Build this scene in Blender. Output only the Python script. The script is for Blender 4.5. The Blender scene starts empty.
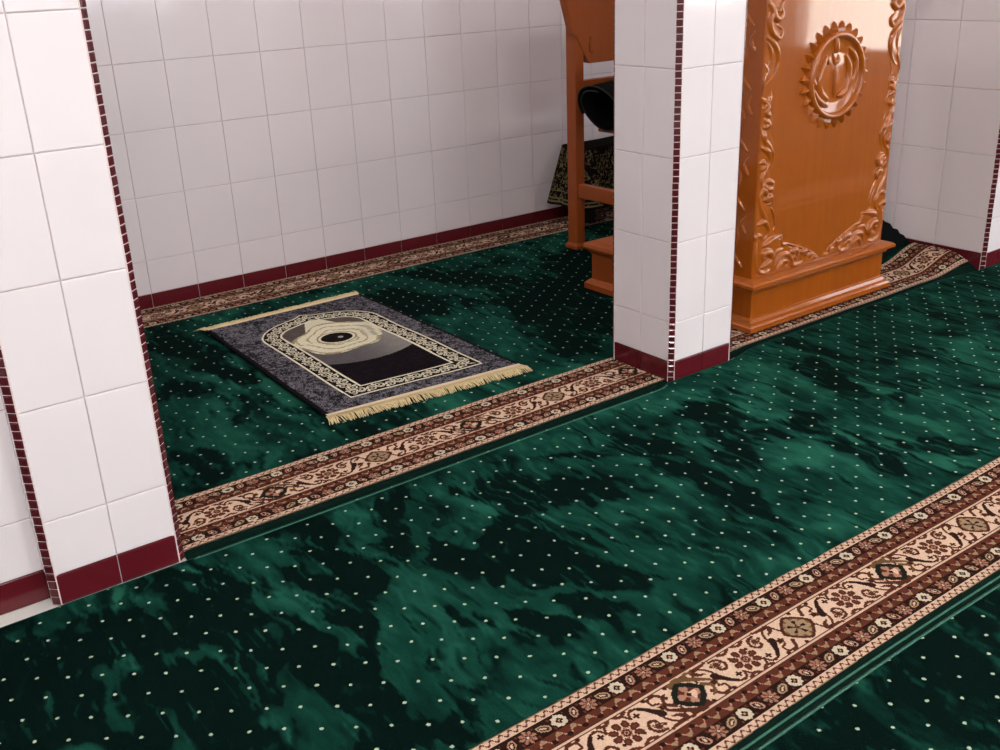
import bpy, math, random
import numpy as np
from mathutils import Matrix, Vector
random.seed(7); rng = np.random.RandomState(11)
COL = bpy.context.scene.collection

# ------------------------------------------------------------------ helpers
def link(name, me, parent=None):
    o = bpy.data.objects.new(name, me); COL.objects.link(o)
    if parent is not None: o.parent = parent
    return o
def tag(o, label=None, cat=None, group=None, kind=None):
    if label: o['label'] = label
    if cat: o['category'] = cat
    if group: o['group'] = group
    if kind: o['kind'] = kind
    return o
def empty(name, loc=(0, 0, 0)):
    o = bpy.data.objects.new(name, None); COL.objects.link(o); o.location = loc
    o.empty_display_size = .05
    return o

class MB:
    """collects shapes, builds them as ONE mesh object (coordinates in world, shifted by the parent's location)"""
    def __init__(s): s.v = []; s.f = []; s.m = []; s.sm = []
    def add(s, verts, faces, mi=0, smooth=False):
        b = len(s.v); s.v.extend([tuple(p) for p in verts])
        for f in faces: s.f.append(tuple(b + i for i in f)); s.m.append(mi); s.sm.append(smooth)
    def box(s, x0, x1, y0, y1, z0, z1, bev=.0, mi=0):
        if bev <= 0:
            v = [(x, y, z) for z in (z0, z1) for y in (y0, y1) for x in (x0, x1)]
            s.add(v, [(0, 2, 3, 1), (4, 5, 7, 6), (0, 1, 5, 4), (2, 6, 7, 3), (0, 4, 6, 2), (1, 3, 7, 5)], mi); return
        prof = [(x0, y0), (x1, y0), (x1, y1), (x0, y1)]
        s.prism(prof, z0, z1, bev, mi)
    def prism(s, prof, z0, z1, bev=.004, mi=0, T=None):
        """vertical prism of a ccw outline with chamfered rims and corners; T maps (x,y,z)->world"""
        P = chamfer(prof, bev) if bev > 0 else list(prof)
        rings = [(inset(P, bev), z0), (P, z0 + bev), (P, z1 - bev), (inset(P, bev), z1)] if bev > 0 else [(P, z0), (P, z1)]
        n = len(P); vs = []
        for R_, z in rings:
            for x, y in R_: vs.append((x, y, z))
        if T: vs = [T(*p) for p in vs]
        fs = [tuple(reversed(range(n)))]
        for k in range(len(rings) - 1):
            for i in range(n):
                j = (i + 1) % n; fs.append((k*n + i, k*n + j, (k+1)*n + j, (k+1)*n + i))
        fs.append(tuple((len(rings)-1)*n + i for i in range(n)))
        s.add(vs, fs, mi)
    def tube(s, pts, rad, seg=8, mi=0, caps=True, flat=1.0, up=(0, 0, 1)):
        pts = [Vector(p) for p in pts]; n = len(pts)
        if not hasattr(rad, '__len__'): rad = [rad]*n
        vs = []; up = Vector(up)
        for i, p in enumerate(pts):
            t = (pts[min(i+1, n-1)] - pts[max(i-1, 0)]).normalized()
            a = t.cross(up)
            if a.length < 1e-4: a = t.cross(Vector((1, 0, .1)))
            a.normalize(); b = a.cross(t)
            for k in range(seg):
                w = 2*math.pi*k/seg
                vs.append(p + a*math.cos(w)*rad[i] + b*math.sin(w)*rad[i]*flat)
        fs = []
        for i in range(n-1):
            for k in range(seg):
                l = (k+1) % seg
                fs.append((i*seg+k, i*seg+l, (i+1)*seg+l, (i+1)*seg+k))
        if caps:
            fs.append(tuple(reversed(range(seg)))); fs.append(tuple((n-1)*seg+k for k in range(seg)))
        s.add(vs, fs, mi, True)
    def build(s, name, mats, parent=None):
        me = bpy.data.meshes.new(name)
        off = parent_offset(parent)
        me.from_pydata([(x-off[0], y-off[1], z-off[2]) for x, y, z in s.v], [], s.f)
        for m in (mats if isinstance(mats, (list, tuple)) else [mats]): me.materials.append(m)
        me.polygons.foreach_set('material_index', s.m); me.polygons.foreach_set('use_smooth', s.sm)
        me.update()
        return link(name, me, parent)
def parent_offset(p):
    o = Vector((0, 0, 0))
    while p is not None: o = o + p.location; p = p.parent
    return o
def area2(P): return sum(P[i][0]*P[(i+1) % len(P)][1]-P[(i+1) % len(P)][0]*P[i][1] for i in range(len(P)))
def chamfer(P, d):
    out = []; n = len(P)
    for i in range(n):
        a, b, c = Vector(P[i-1]), Vector(P[i]), Vector(P[(i+1) % n])
        u = (a-b); w = (c-b)
        if u.length < 3*d or w.length < 3*d or u.normalized().dot(w.normalized()) < -.9: out.append(tuple(b)); continue
        out.append(tuple(b+u.normalized()*d)); out.append(tuple(b+w.normalized()*d))
    return out
def inset(P, d):
    n = len(P); out = []; sg = 1 if area2(P) > 0 else -1
    for i in range(n):
        a, b, c = Vector(P[i-1]), Vector(P[i]), Vector(P[(i+1) % n])
        e1 = (b-a).normalized(); e2 = (c-b).normalized()
        n1 = Vector((-e1.y, e1.x))*sg; n2 = Vector((-e2.y, e2.x))*sg
        m = n1+n2; k = m.length_squared
        out.append(tuple(b + m*(2*d/k)) if k > .3 else tuple(b+n1*d))
    return out
def grid_mesh(name, xs, ys, zfun, mats, parent=None, facemask=None, fcol=None, fmat=None, vattr=None, smooth=True):
    """regular grid (numpy) with optional per-face colours, per-vertex floats"""
    X, Y = np.meshgrid(xs, ys, indexing='xy'); ny, nx = X.shape
    XX, YY, ZZ = zfun(X, Y)
    off = parent_offset(parent)
    co = np.stack([XX-off[0], YY-off[1], ZZ-off[2]], -1).reshape(-1, 3)
    i, j = np.meshgrid(np.arange(nx-1), np.arange(ny-1), indexing='xy')
    a = (j*nx+i); q = np.stack([a, a+1, a+nx+1, a+nx], -1).reshape(-1, 4)
    keep = np.ones(len(q), bool) if facemask is None else facemask.reshape(-1)
    q = q[keep]
    used = np.zeros(len(co), bool); used[q.ravel()] = True
    remap = np.cumsum(used)-1; q = remap[q]; co = co[used]
    me = bpy.data.meshes.new(name)
    me.vertices.add(len(co)); me.vertices.foreach_set('co', co.ravel().astype(np.float32))
    me.loops.add(q.size); me.loops.foreach_set('vertex_index', q.ravel().astype(np.int32))
    me.polygons.add(len(q))
    me.polygons.foreach_set('loop_start', np.arange(0, q.size, 4, dtype=np.int32))
    for m in mats: me.materials.append(m)
    me.update(calc_edges=True)
    if fcol is not None:
        at = me.attributes.new('knot', 'FLOAT_COLOR', 'FACE')
        c = fcol.reshape(-1, 3)[keep]; c = np.concatenate([c, np.ones((len(c), 1))], 1)
        at.data.foreach_set('color', c.ravel().astype(np.float32))
    if fmat is not None: me.polygons.foreach_set('material_index', fmat.reshape(-1)[keep].astype(np.int32))
    if vattr is not None:
        for k, val in vattr.items():
            at = me.attributes.new(k, 'FLOAT', 'POINT'); at.data.foreach_set('value', val.reshape(-1)[used].astype(np.float32))
    if smooth: me.polygons.foreach_set('use_smooth', np.ones(len(q), bool))
    me.update()
    return link(name, me, parent)
def sstep(a, b, x):
    t = np.clip((x-a)/(b-a), 0, 1); return t*t*(3-2*t)
class Noise2:
    def __init__(s, seed): s.t = np.random.RandomState(seed).rand(256, 256)
    def __call__(s, x, y):
        xi = np.floor(x).astype(int); yi = np.floor(y).astype(int); fx = x-xi; fy = y-yi
        fx = fx*fx*(3-2*fx); fy = fy*fy*(3-2*fy); t = s.t
        g = lambda a, b: t[np.mod(b, 256), np.mod(a, 256)]
        return (g(xi, yi)*(1-fx)+g(xi+1, yi)*fx)*(1-fy)+(g(xi, yi+1)*(1-fx)+g(xi+1, yi+1)*fx)*fy
def fbm(n, x, y, o=4):
    r = 0; a = .5; tot = 0
    for k in range(o): r = r+a*n(x*2**k+17*k, y*2**k+5*k); tot += a; a *= .5
    return r/tot
def catmull(P, n=10, closed=False):
    P = [np.array(p, float) for p in P]; out = []
    m = len(P); rngk = range(m) if closed else range(m-1)
    for i in rngk:
        p0 = P[i-1] if (i > 0 or closed) else 2*P[0]-P[1]
        p1 = P[i]; p2 = P[(i+1) % m]
        p3 = P[(i+2) % m] if (closed or i+2 < m) else 2*P[-1]-P[-2]
        for k in range(n):
            t = k/n
            out.append(.5*((2*p1)+(p2-p0)*t+(2*p0-5*p1+4*p2-p3)*t*t+(3*p1-p0-3*p2+p3)*t**3))
    if not closed: out.append(P[-1])
    return np.array(out)

# ------------------------------------------------------------------ materials
def srgb(r, g, b):
    f = lambda c: (c/255/12.92) if c/255 <= .04045 else ((c/255+.055)/1.055)**2.4
    return (f(r), f(g), f(b))
class NT:
    def __init__(s, name):
        s.mat = bpy.data.materials.new(name); s.mat.use_nodes = True
        s.t = s.mat.node_tree; s.n = s.t.nodes; s.b = s.n['Principled BSDF']
    def node(s, typ, **kw):
        n = s.n.new(typ)
        for k, v in kw.items(): setattr(n, k, v)
        return n
    def lk(s, a, b): s.t.links.new(a, b)
    def set(s, **kw):
        for k, v in kw.items():
            i = s.b.inputs[k.replace('_', ' ')]
            i.default_value = (*v, 1) if isinstance(v, tuple) and len(v) == 3 and i.type == 'RGBA' else v
    def math(s, op, a, b=None, c=None):
        n = s.node('ShaderNodeMath', operation=op)
        for i, x in enumerate((a, b, c)):
            if x is None: continue
            if isinstance(x, (int, float)): n.inputs[i].default_value = x
            else: s.lk(x, n.inputs[i])
        return n.outputs[0]
    def mix(s, fac, a, b, typ='MIX'):
        n = s.node('ShaderNodeMix', data_type='RGBA', blend_type=typ)
        for i, x in ((0, fac), (6, a), (7, b)):
            if isinstance(x, (int, float)): n.inputs[i].default_value = x
            elif isinstance(x, tuple): n.inputs[i].default_value = (*x, 1)
            else: s.lk(x, n.inputs[i])
        return n.outputs[2]
    def noise(s, scale, detail=3, vec=None, rough=.55):
        n = s.node('ShaderNodeTexNoise'); n.inputs['Scale'].default_value = scale; n.inputs['Detail'].default_value = detail
        n.inputs['Roughness'].default_value = rough
        if vec is not None: s.lk(vec, n.inputs['Vector'])
        return n.outputs[0]
    def pos(s): return s.node('ShaderNodeNewGeometry').outputs['Position']
    def bump(s, h, strength, dist=.002):
        n = s.node('ShaderNodeBump'); n.inputs['Strength'].default_value = strength; n.inputs['Distance'].default_value = dist
        s.lk(h, n.inputs['Height']); s.lk(n.outputs[0], s.b.inputs['Normal'])
    def scaled(s, vec, sc):
        n = s.node('ShaderNodeMapping'); n.inputs['Scale'].default_value = sc; s.lk(vec, n.inputs['Vector']); return n.outputs[0]

def mat_tile(name, col, rough=.10, wob=.06, var=.03):
    m = NT(name); p = m.pos()
    c = m.mix(m.noise(6, 2, p), col, tuple(x*(1-var) for x in col))
    m.lk(c, m.b.inputs['Base Color']); m.set(Roughness=rough, IOR=1.5)
    m.bump(m.noise(9, 2, p), wob, .01)
    return m.mat
def mat_wood(name, c1, c2, rough, coat, grain=(40, 40, 4)):
    m = NT(name); p = m.pos()
    g = m.noise(1, 4, m.scaled(p, grain)); g2 = m.noise(3, 2, p)
    c = m.mix(g, c1, c2); c = m.mix(m.math('MULTIPLY', g2, .35), c, tuple(x*.7 for x in c1))
    m.lk(c, m.b.inputs['Base Color']); m.set(Roughness=rough, Coat_Weight=coat, Coat_Roughness=.045, Specular_IOR_Level=.12)
    m.bump(g, .04, .002)
    return m.mat
def mat_plain(name, col, rough=.6, noise_sc=200, var=.15, bump=.2, spec=None):
    m = NT(name); p = m.pos(); n = m.noise(noise_sc, 3, p)
    m.lk(m.mix(n, tuple(x*(1-var) for x in col), tuple(min(1, x*(1+var)) for x in col)), m.b.inputs['Base Color'])
    m.set(Roughness=rough, Specular_IOR_Level=spec if spec is not None else (.25 if rough > .5 else .5))
    m.bump(n, bump, .002)
    return m.mat
def mat_knots(name, var=.35, v2=.25):
    m = NT(name); p = m.pos()
    a = m.node('ShaderNodeAttribute', attribute_name='knot').outputs['Color']
    n = m.noise(420, 2, p); n2 = m.noise(60, 3, p)
    c = m.mix(m.math('MULTIPLY', n, var), a, (0, 0, 0)); c = m.mix(m.math('MULTIPLY', n2, v2), c, (0.02, .01, .008))
    m.lk(c, m.b.inputs['Base Color']); m.set(Roughness=1., Specular_IOR_Level=.03)
    m.bump(m.noise(500, 2, p), .5, .004)
    return m.mat
DOTS = dict(ax=.104, ay=.072)
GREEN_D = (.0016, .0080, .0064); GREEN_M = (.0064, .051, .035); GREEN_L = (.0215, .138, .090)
def mat_pile(name, ox, oy):
    """green pile with a lattice of small pale dots; 'nap' is how the pile has been brushed"""
    m = NT(name); p = m.pos()
    sx = m.node('ShaderNodeSeparateXYZ'); m.lk(p, sx.inputs[0])
    nz = m.node('ShaderNodeTexNoise'); nz.inputs['Scale'].default_value = 9; nz.inputs['Detail'].default_value = 1; m.lk(p, nz.inputs['Vector'])
    ws = m.node('ShaderNodeSeparateColor'); m.lk(nz.outputs['Color'], ws.inputs[0])
    px_ = m.math('ADD', sx.outputs[0], m.math('MULTIPLY', m.math('SUBTRACT', ws.outputs[0], .5), .018)); py_ = m.math('ADD', sx.outputs[1], m.math('MULTIPLY', m.math('SUBTRACT', ws.outputs[1], .5), .018))
    def lattice(dx, dy):
        u = m.math('SUBTRACT', m.math('FRACT', m.math('DIVIDE', m.math('SUBTRACT', px_, ox+dx), .103)), .5)
        v = m.math('SUBTRACT', m.math('FRACT', m.math('DIVIDE', m.math('SUBTRACT', py_, oy+dy), .0734)), .5)
        u = m.math('MULTIPLY', u, .103); v = m.math('MULTIPLY', v, .0734)
        return m.math('SQRT', m.math('ADD', m.math('MULTIPLY', u, u), m.math('MULTIPLY', v, v)))
    d = m.math('MINIMUM', lattice(.0515, .0367), lattice(0, 0))
    d = m.math('ADD', d, m.math('MULTIPLY', m.math('SUBTRACT', m.noise(300, 1, p), .5), .004))
    mr = m.node('ShaderNodeMapRange'); mr.interpolation_type = 'SMOOTHSTEP'; m.lk(d, mr.inputs[0])
    for i, x in enumerate((.0026, .0045, 1, 0)): mr.inputs[1+i].default_value = x
    dot = mr.outputs[0]
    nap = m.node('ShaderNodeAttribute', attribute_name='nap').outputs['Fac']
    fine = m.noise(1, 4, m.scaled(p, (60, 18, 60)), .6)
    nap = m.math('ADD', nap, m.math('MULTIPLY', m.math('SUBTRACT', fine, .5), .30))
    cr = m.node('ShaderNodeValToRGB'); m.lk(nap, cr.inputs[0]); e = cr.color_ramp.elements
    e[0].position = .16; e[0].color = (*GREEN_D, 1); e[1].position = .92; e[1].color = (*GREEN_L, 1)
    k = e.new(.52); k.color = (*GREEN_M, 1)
    tuft = m.noise(650, 2, p)
    c = m.mix(m.math('MULTIPLY', tuft, .45), cr.outputs[0], (0, .004, .003))
    c = m.mix(dot, c, srgb(164, 182, 160))
    m.lk(c, m.b.inputs['Base Color']); m.set(Roughness=1., Specular_IOR_Level=.02)
    m.bump(tuft, .6, .004)
    return m.mat

M = {}
M['tile'] = mat_tile('white_glazed_tile', (.81, .735, .77), .07, .05)
M['tile_red'] = mat_tile('maroon_glazed_tile', (.105, .008, .014), .12, .05)
M['grout'] = mat_plain('pink_grout', (.64, .54, .55), .8, 120)
M['grout_light'] = mat_plain('pale_pink_grout', (.74, .60, .60), .7, 120)
M['mosaic'] = mat_tile('maroon_mosaic', (.085, .010, .016), .08, .02)
M['floor'] = mat_tile('white_floor_tile', (.72, .70, .68), .15, .03)
M['ceil'] = mat_plain('white_ceiling_paint', (.8, .79, .77), .7, 30, .04, .05)
M['wood'] = mat_wood('orange_lacquered_wood', srgb(168, 86, 11), srgb(140, 64, 5), .45, 1.)
M['wood_carved'] = mat_wood('carved_lacquered_wood', srgb(174, 92, 18), srgb(150, 70, 8), .35, 1.0)
M['chairwood'] = mat_wood('reddish_brown_wood', srgb(156, 80, 34), srgb(134, 62, 22), .45, .2)
M['knots'] = mat_knots('woven_wool')
M['pile'] = mat_pile('green_pile', 1.602, -.792)
M['binding'] = mat_plain('green_binding', (.045, .13, .095), .8, 300, .5, .5, .03)
M['rim'] = mat_plain('green_carpet_rim', (.010, .050, .036), .9, 300, .5, .5, .03)
M['edge'] = mat_plain('dark_green_edge', (.0025, .011, .008), .9, 300, .4, .5, .03)
M['rugknots'] = mat_knots('rug_weave', .14, .10)
M['fringe'] = mat_plain('cream_fringe_yarn', srgb(212, 190, 146), .85, 400, .35, .4)
M['blackmat'] = mat_plain('black_rolled_mat', (.005, .0065, .006), .85, 300, .4, .5, .03)
M['dark_band'] = mat_tile('dark_maroon_reflection_band', (.035, .008, .009), .25, .03)  # invented dark facing, keeps the pulpit's gloss from mirroring a white wall
M['dark'] = mat_plain('dark_stained_wood', (.012, .010, .009), .6, 40)
M['metal'] = mat_plain('white_fixture_metal', (.75, .75, .74), .4, 20, .03, .02)
M['concrete'] = mat_plain('pale_paving', (.76, .73, .67), .9, 12, .08, .2)
def mat_emit(name, col, st):
    m = NT(name); m.set(Emission_Color=col, Emission_Strength=st, Base_Color=(.8, .8, .8)); return m.mat
M['tube'] = mat_emit('lit_diffuser', (1., .96, .90), 6.)

# ------------------------------------------------------------------ room measurements (metres)
PIL_L = (.307, .599, 0., .275); PIL_M = (2.172, 2.4535, 0., .275); PIL_R = (3.962, 4.23, 0., .266)
ZB = .0615                                    # top of the maroon skirting tiles
ROWS = [ZB, .190] + [.190+.25*k for k in range(1, 12)]
ROWS_B = [.0525, .187] + [.187+.25*k for k in range(1, 12)]
YB = 1.936; XR = 3.962; XLN = .32; ZC = 2.9

def tiled(mb, O, U, V, N, us, vs, mi=0, gap=.0021, th=.004, tilt=.0011, bev=.0016):
    """individual glazed tiles with pillowed rims standing proud of the grout"""
    O, U, V, N = Vector(O), Vector(U), Vector(V), Vector(N)
    for a, b in zip(us[:-1], us[1:]):
        for c, d in zip(vs[:-1], vs[1:]):
            h = gap/2; x0, x1, y0, y1 = a+h, b-h, c+h, d-h
            if x1-x0 < .004 or y1-y0 < .004: continue
            ta, tb = random.gauss(0, tilt), random.gauss(0, tilt)
            V_ = []
            for ins, z in ((0, -.001), (0, th-bev), (bev*.35, th-bev*.35), (bev*1.3, th)):
                for x, y in ((x0+ins, y0+ins), (x1-ins, y0+ins), (x1-ins, y1-ins), (x0+ins, y1-ins)):
                    zz = z + (ta*(x-(x0+x1)/2)+tb*(y-(y0+y1)/2) if z > 0 else 0)
                    V_.append(O+U*x+V*y+N*zz)
            F = [(12, 13, 14, 15)]
            for k in range(3):
                for i in range(4):
                    j = (i+1) % 4; F.append((4*k+i, 4*k+j, 4*k+4+j, 4*k+4+i))
            if U.cross(V).dot(N) < 0: F = [tuple(reversed(f)) for f in F]
            mb.add(V_, F, mi)
def wall_box(mb, x0, x1, y0, y1, z0, z1, mi=1): mb.box(x0, x1, y0, y1, z0, z1, 0, mi)
TH = .004
def tile_wall(name, O, U, N, us, rows, slab, label=None):
    mb = MB(); wall_box(mb, *slab)
    tiled(mb, O, U, (0, 0, 1), N, us, rows)
    o = mb.build(name, [M['tile'], M['grout']]); o['kind'] = 'structure'; return o
def skirting(name, O, U, N, us, zt, parent=None):
    mb = MB(); tiled(mb, O, U, (0, 0, 1), N, us, [-.012, zt]); 
    o = mb.build(name, [M['tile_red']], parent)
    if parent is None: o['kind'] = 'structure'
    return o
def lin(a, b, step, phase):
    """tile breaks from a to b with joints at phase + k*step"""
    k0 = math.ceil((a-phase)/step+1e-6); r = [a]; k = k0
    while phase+k*step < b-1e-6: r.append(phase+k*step); k += 1
    return r+[b]

# back wall, right wall of the niche, left wall of the niche, recessed wall at the left of the pillar
UB = lin(XLN, XR, .1962, 1.2029)
tile_wall('wall_back', (0, YB+TH, 0), (1, 0, 0), (0, -1, 0), UB, ROWS_B, (XLN-.1, XR+.1, YB+TH, YB+.15, -.012, ZC))
skirting('baseboard_back', (0, YB+TH, 0), (1, 0, 0), (0, -1, 0), UB, .0525)
ROWS_R = [.0615, .2031]+[.2031+.25*k for k in range(1, 12)]
UR_ = [.0135]+lin(.2278, YB, .1984, .2278)
tile_wall('wall_right', (XR+TH, 0, 0), (0, 1, 0), (-1, 0, 0), UR_, ROWS_R, (XR+TH, XR+.05, .0135, YB+.1, -.012, ZC))
skirting('baseboard_right', (XR+TH, 0, 0), (0, 1, 0), (-1, 0, 0), UR_, .0615)
UL_ = lin(.266, YB, .1962, .33)
tile_wall('wall_left', (XLN-TH, 0, 0), (0, 1, 0), (1, 0, 0), UL_, ROWS, (XLN-.15, XLN-TH, .266, YB+.1, -.012, ZC))
skirting('baseboard_left', (XLN-TH, 0, 0), (0, 1, 0), (1, 0, 0), UL_, ZB)
# wall that runs on to the left of the left pillar, set back from the pillar's face
UW = lin(-2.6, .321, .197, .15)
tile_wall('wall_front_left', (0, .045+TH, 0), (1, 0, 0), (0, -1, 0), UW, ROWS, (-2.6, .33, .045+TH, .2, -.012, ZC))
skirting('baseboard_front_left', (0, .045+TH, 0), (1, 0, 0), (0, -1, 0), UW, ZB)
UE = lin(4.22, 6.6, .197, 4.30)
tile_wall('wall_front_right', (0, .03+TH, 0), (1, 0, 0), (0, -1, 0), UE, ROWS, (4.2, 6.7, .03+TH, .2, -.012, ZC))
skirting('baseboard_front_right', (0, .03+TH, 0), (1, 0, 0), (0, -1, 0), UE, ZB)

def mosaic(x, y, nx, ny, parent, zt=ZC):
    """column of little maroon tiles on a chamfered corner whose outward normal is (nx,ny)"""
    N = Vector((nx, ny, 0)).normalized(); U = Vector((-N.y, N.x, 0)); w = .0105
    mb = MB()
    c = Vector((x, y, 0)) - N*.009
    # grout backing
    for s0 in (1,):
        vs = [c-U*(w+.004)-N*.012, c+U*(w+.004)-N*.012, c+U*w, c-U*w]
        lo = [(v.x, v.y, -.012) for v in vs]; hi = [(v.x, v.y, zt) for v in vs]
        mb.add(lo+hi, [(0, 1, 5, 4), (1, 2, 6, 5), (2, 3, 7, 6), (3, 0, 4, 7)], 1)
    z = -.010; pitch = .0197
    while z < min(zt, 2.2):
        j = random.uniform(-.0006, .0006); t0 = random.gauss(0, .03)
        zs = (z+.0011, z+pitch-.0011)
        V_ = []
        for ins, d in ((0, .0), (.0004, .0018), (.0022, .003)):
            for (u, zz) in ((-w+.0012+ins, zs[0]+ins), (w-.0012-ins, zs[0]+ins), (w-.0012-ins, zs[1]-ins), (-w+.0012+ins, zs[1]-ins)):
                V_.append(c+U*(u+j)+N*(d+t0*u*(d > 0))+Vector((0, 0, zz)))
        F = [(8, 9, 10, 11)]
        for k in range(2):
            for i in range(4):
                jn = (i+1) % 4; F.append((4*k+i, 4*k+jn, 4*k+4+jn, 4*k+4+i))
        mb.add(V_, F, 0)
        z += pitch
    return mb.build('mosaic_edge', [M['mosaic'], M['grout_light']], parent)
def pillar(b, rows, zb, label, bare=False):
    x0, x1, y0, y1 = b; xm, ym = (x0+x1)/2, (y0+y1)/2
    root = empty('pillar', (xm, ym, 0)); tag(root, label, 'pillar', kind='structure')
    c = .013; t = TH
    core = MB()
    P = [(x0+t+c, y0+t), (x1-t-c, y0+t), (x1-t, y0+t+c), (x1-t, y1-t-c), (x1-t-c, y1-t), (x0+t+c, y1-t), (x0+t, y1-t-c), (x0+t, y0+t+c)]
    if bare: P = [(x0+t+c, y0+t), (x1-t-c, y0+t), (x1-t, y0+t+c), (x1-t, y1-t-c), (x1-t-c, y1-t), (x0+.055, y1-t), (x0+.055, y0+t+c), (x0+t, y0+t+c)]
    core.prism(P, -.012, ZC, 0, 1)
    red = MB()
    for (O, U, N, a, m, e) in (((0, y0+t, 0), (1, 0, 0), (0, -1, 0), x0+c, xm, x1-c), ((0, y1-t, 0), (1, 0, 0), (0, 1, 0), x0+c, xm, x1-c),
                               ((x0+t, 0, 0), (0, 1, 0), (-1, 0, 0), y0+c, ym, y1-c), ((x1-t, 0, 0), (0, 1, 0), (1, 0, 0), y0+c, ym, y1-c)):
        if bare and N[0] < 0: continue
        tiled(core, O, U, (0, 0, 1), N, [a, m, e], rows)
        tiled(red, O, U, (0, 0, 1), N, [a, m, e], [-.012, zb])
    core.build('tiled_shaft', [M['tile'], M['grout']], root)
    red.build('baseboard_tile', [M['tile_red']], root)
    for x, y, nx, ny in ((x0, y0, -1, -1), (x1, y0, 1, -1), (x1, y1, 1, 1), (x0, y1, -1, 1))[:2 if bare else 4]:
        mosaic(x, y, nx, ny, root)
    return root
pillar(PIL_L, ROWS, ZB, 'white tiled pillar with maroon mosaic corners at the left edge of the photo')
pillar(PIL_M, ROWS, ZB, 'white tiled pillar with maroon mosaic corners standing beside the carved wooden pulpit')
pillar(PIL_R, ROWS_R, ZB, 'white tiled pillar corner cut off by the right edge of the photo', True)

# floor and ceiling of the hall
mb = MB(); mb.box(-3.2, 7.2, -6.2, 2.2, -.16, -.0135, 0, 1)
tiled(mb, (0, 0, -.0155), (1, 0, 0), (0, 1, 0), (0, 0, 1), lin(-2.6, 6.9, .4, .1), lin(-6, 2.0, .4, -.33), 0, .003, .003, 0)
tag(mb.build('floor', [M['floor'], M['grout']]), kind='structure')
mb = MB(); mb.box(-3.2, 7.2, -6.2, 2.2, ZC, ZC+.12, 0); tag(mb.build('ceiling', [M['ceil']]), kind='structure')
# hall's right side: a low wall under wide open windows, and paving outside
WX = 7.0
mb = MB(); mb.box(WX-.012, WX+.15, -6.2, .2, -.012, .50, .004, 1); mb.box(WX, WX+.15, -6.2, .2, 2.45, ZC, .004)  # dark lower face is made up for the pulpit's reflection
for y, y2 in ((-6.2, -5.4), (-4.1, -3.1), (-.9, .2)): mb.box(WX, WX+.15, y, y2, .50, 2.45, .004)
mb.box(WX, WX+.15, -5.41, -4.09, .50, .80, .004)
for y in (-4.76, -2.03): mb.box(WX+.04, WX+.10, y, y+.06, .50, 2.45, .004)
tag(mb.build('wall_hall_right', [M['ceil'], M['dark_band']]), kind='structure')
mb = MB(); mb.box(-3.2, -3.05, -6.2, .2, -.012, ZC, .004); mb.box(-3.05, -2.6, .049, .2, -.012, ZC, .0); tag(mb.build('wall_block_left', [M['ceil']]), kind='structure')  # unseen wall added to block light from the left, darkening left-facing tiles
mb = MB(); mb.box(-3.2, -1.9, -6.2, -6.05, -.012, ZC, .004); mb.box(.9, 2.6, -6.2, -6.05, -.012, ZC, .004); mb.box(-1.91, .91, -6.2, -6.05, -.012, .9, .004); mb.box(-1.91, .91, -6.2, -6.05, 2.45, ZC, .004); mb.box(-.53, -.47, -6.16, -6.10, .9, 2.45, .004); mb.box(5.4, 7.0, -6.2, -6.05, -.012, ZC, .004); mb.box(2.59, 5.41, -6.2, -6.05, -.012, .9, .004); mb.box(2.59, 5.41, -6.2, -6.05, 2.45, ZC, .004); mb.box(3.97, 4.03, -6.16, -6.10, .9, 2.45, .004)  # both rear window openings are unseen, added to light the pillar fronts
tag(mb.build('wall_hall_rear', [M['ceil']]), kind='structure')
mb = MB(); mb.box(WX+.2, 40, -40, 30, -.30, -.25, 0); mb.box(-40, WX+.2, -40, -6.3, -.30, -.25, 0)
tag(mb.build('ground', [M['concrete']]), kind='structure')

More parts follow.
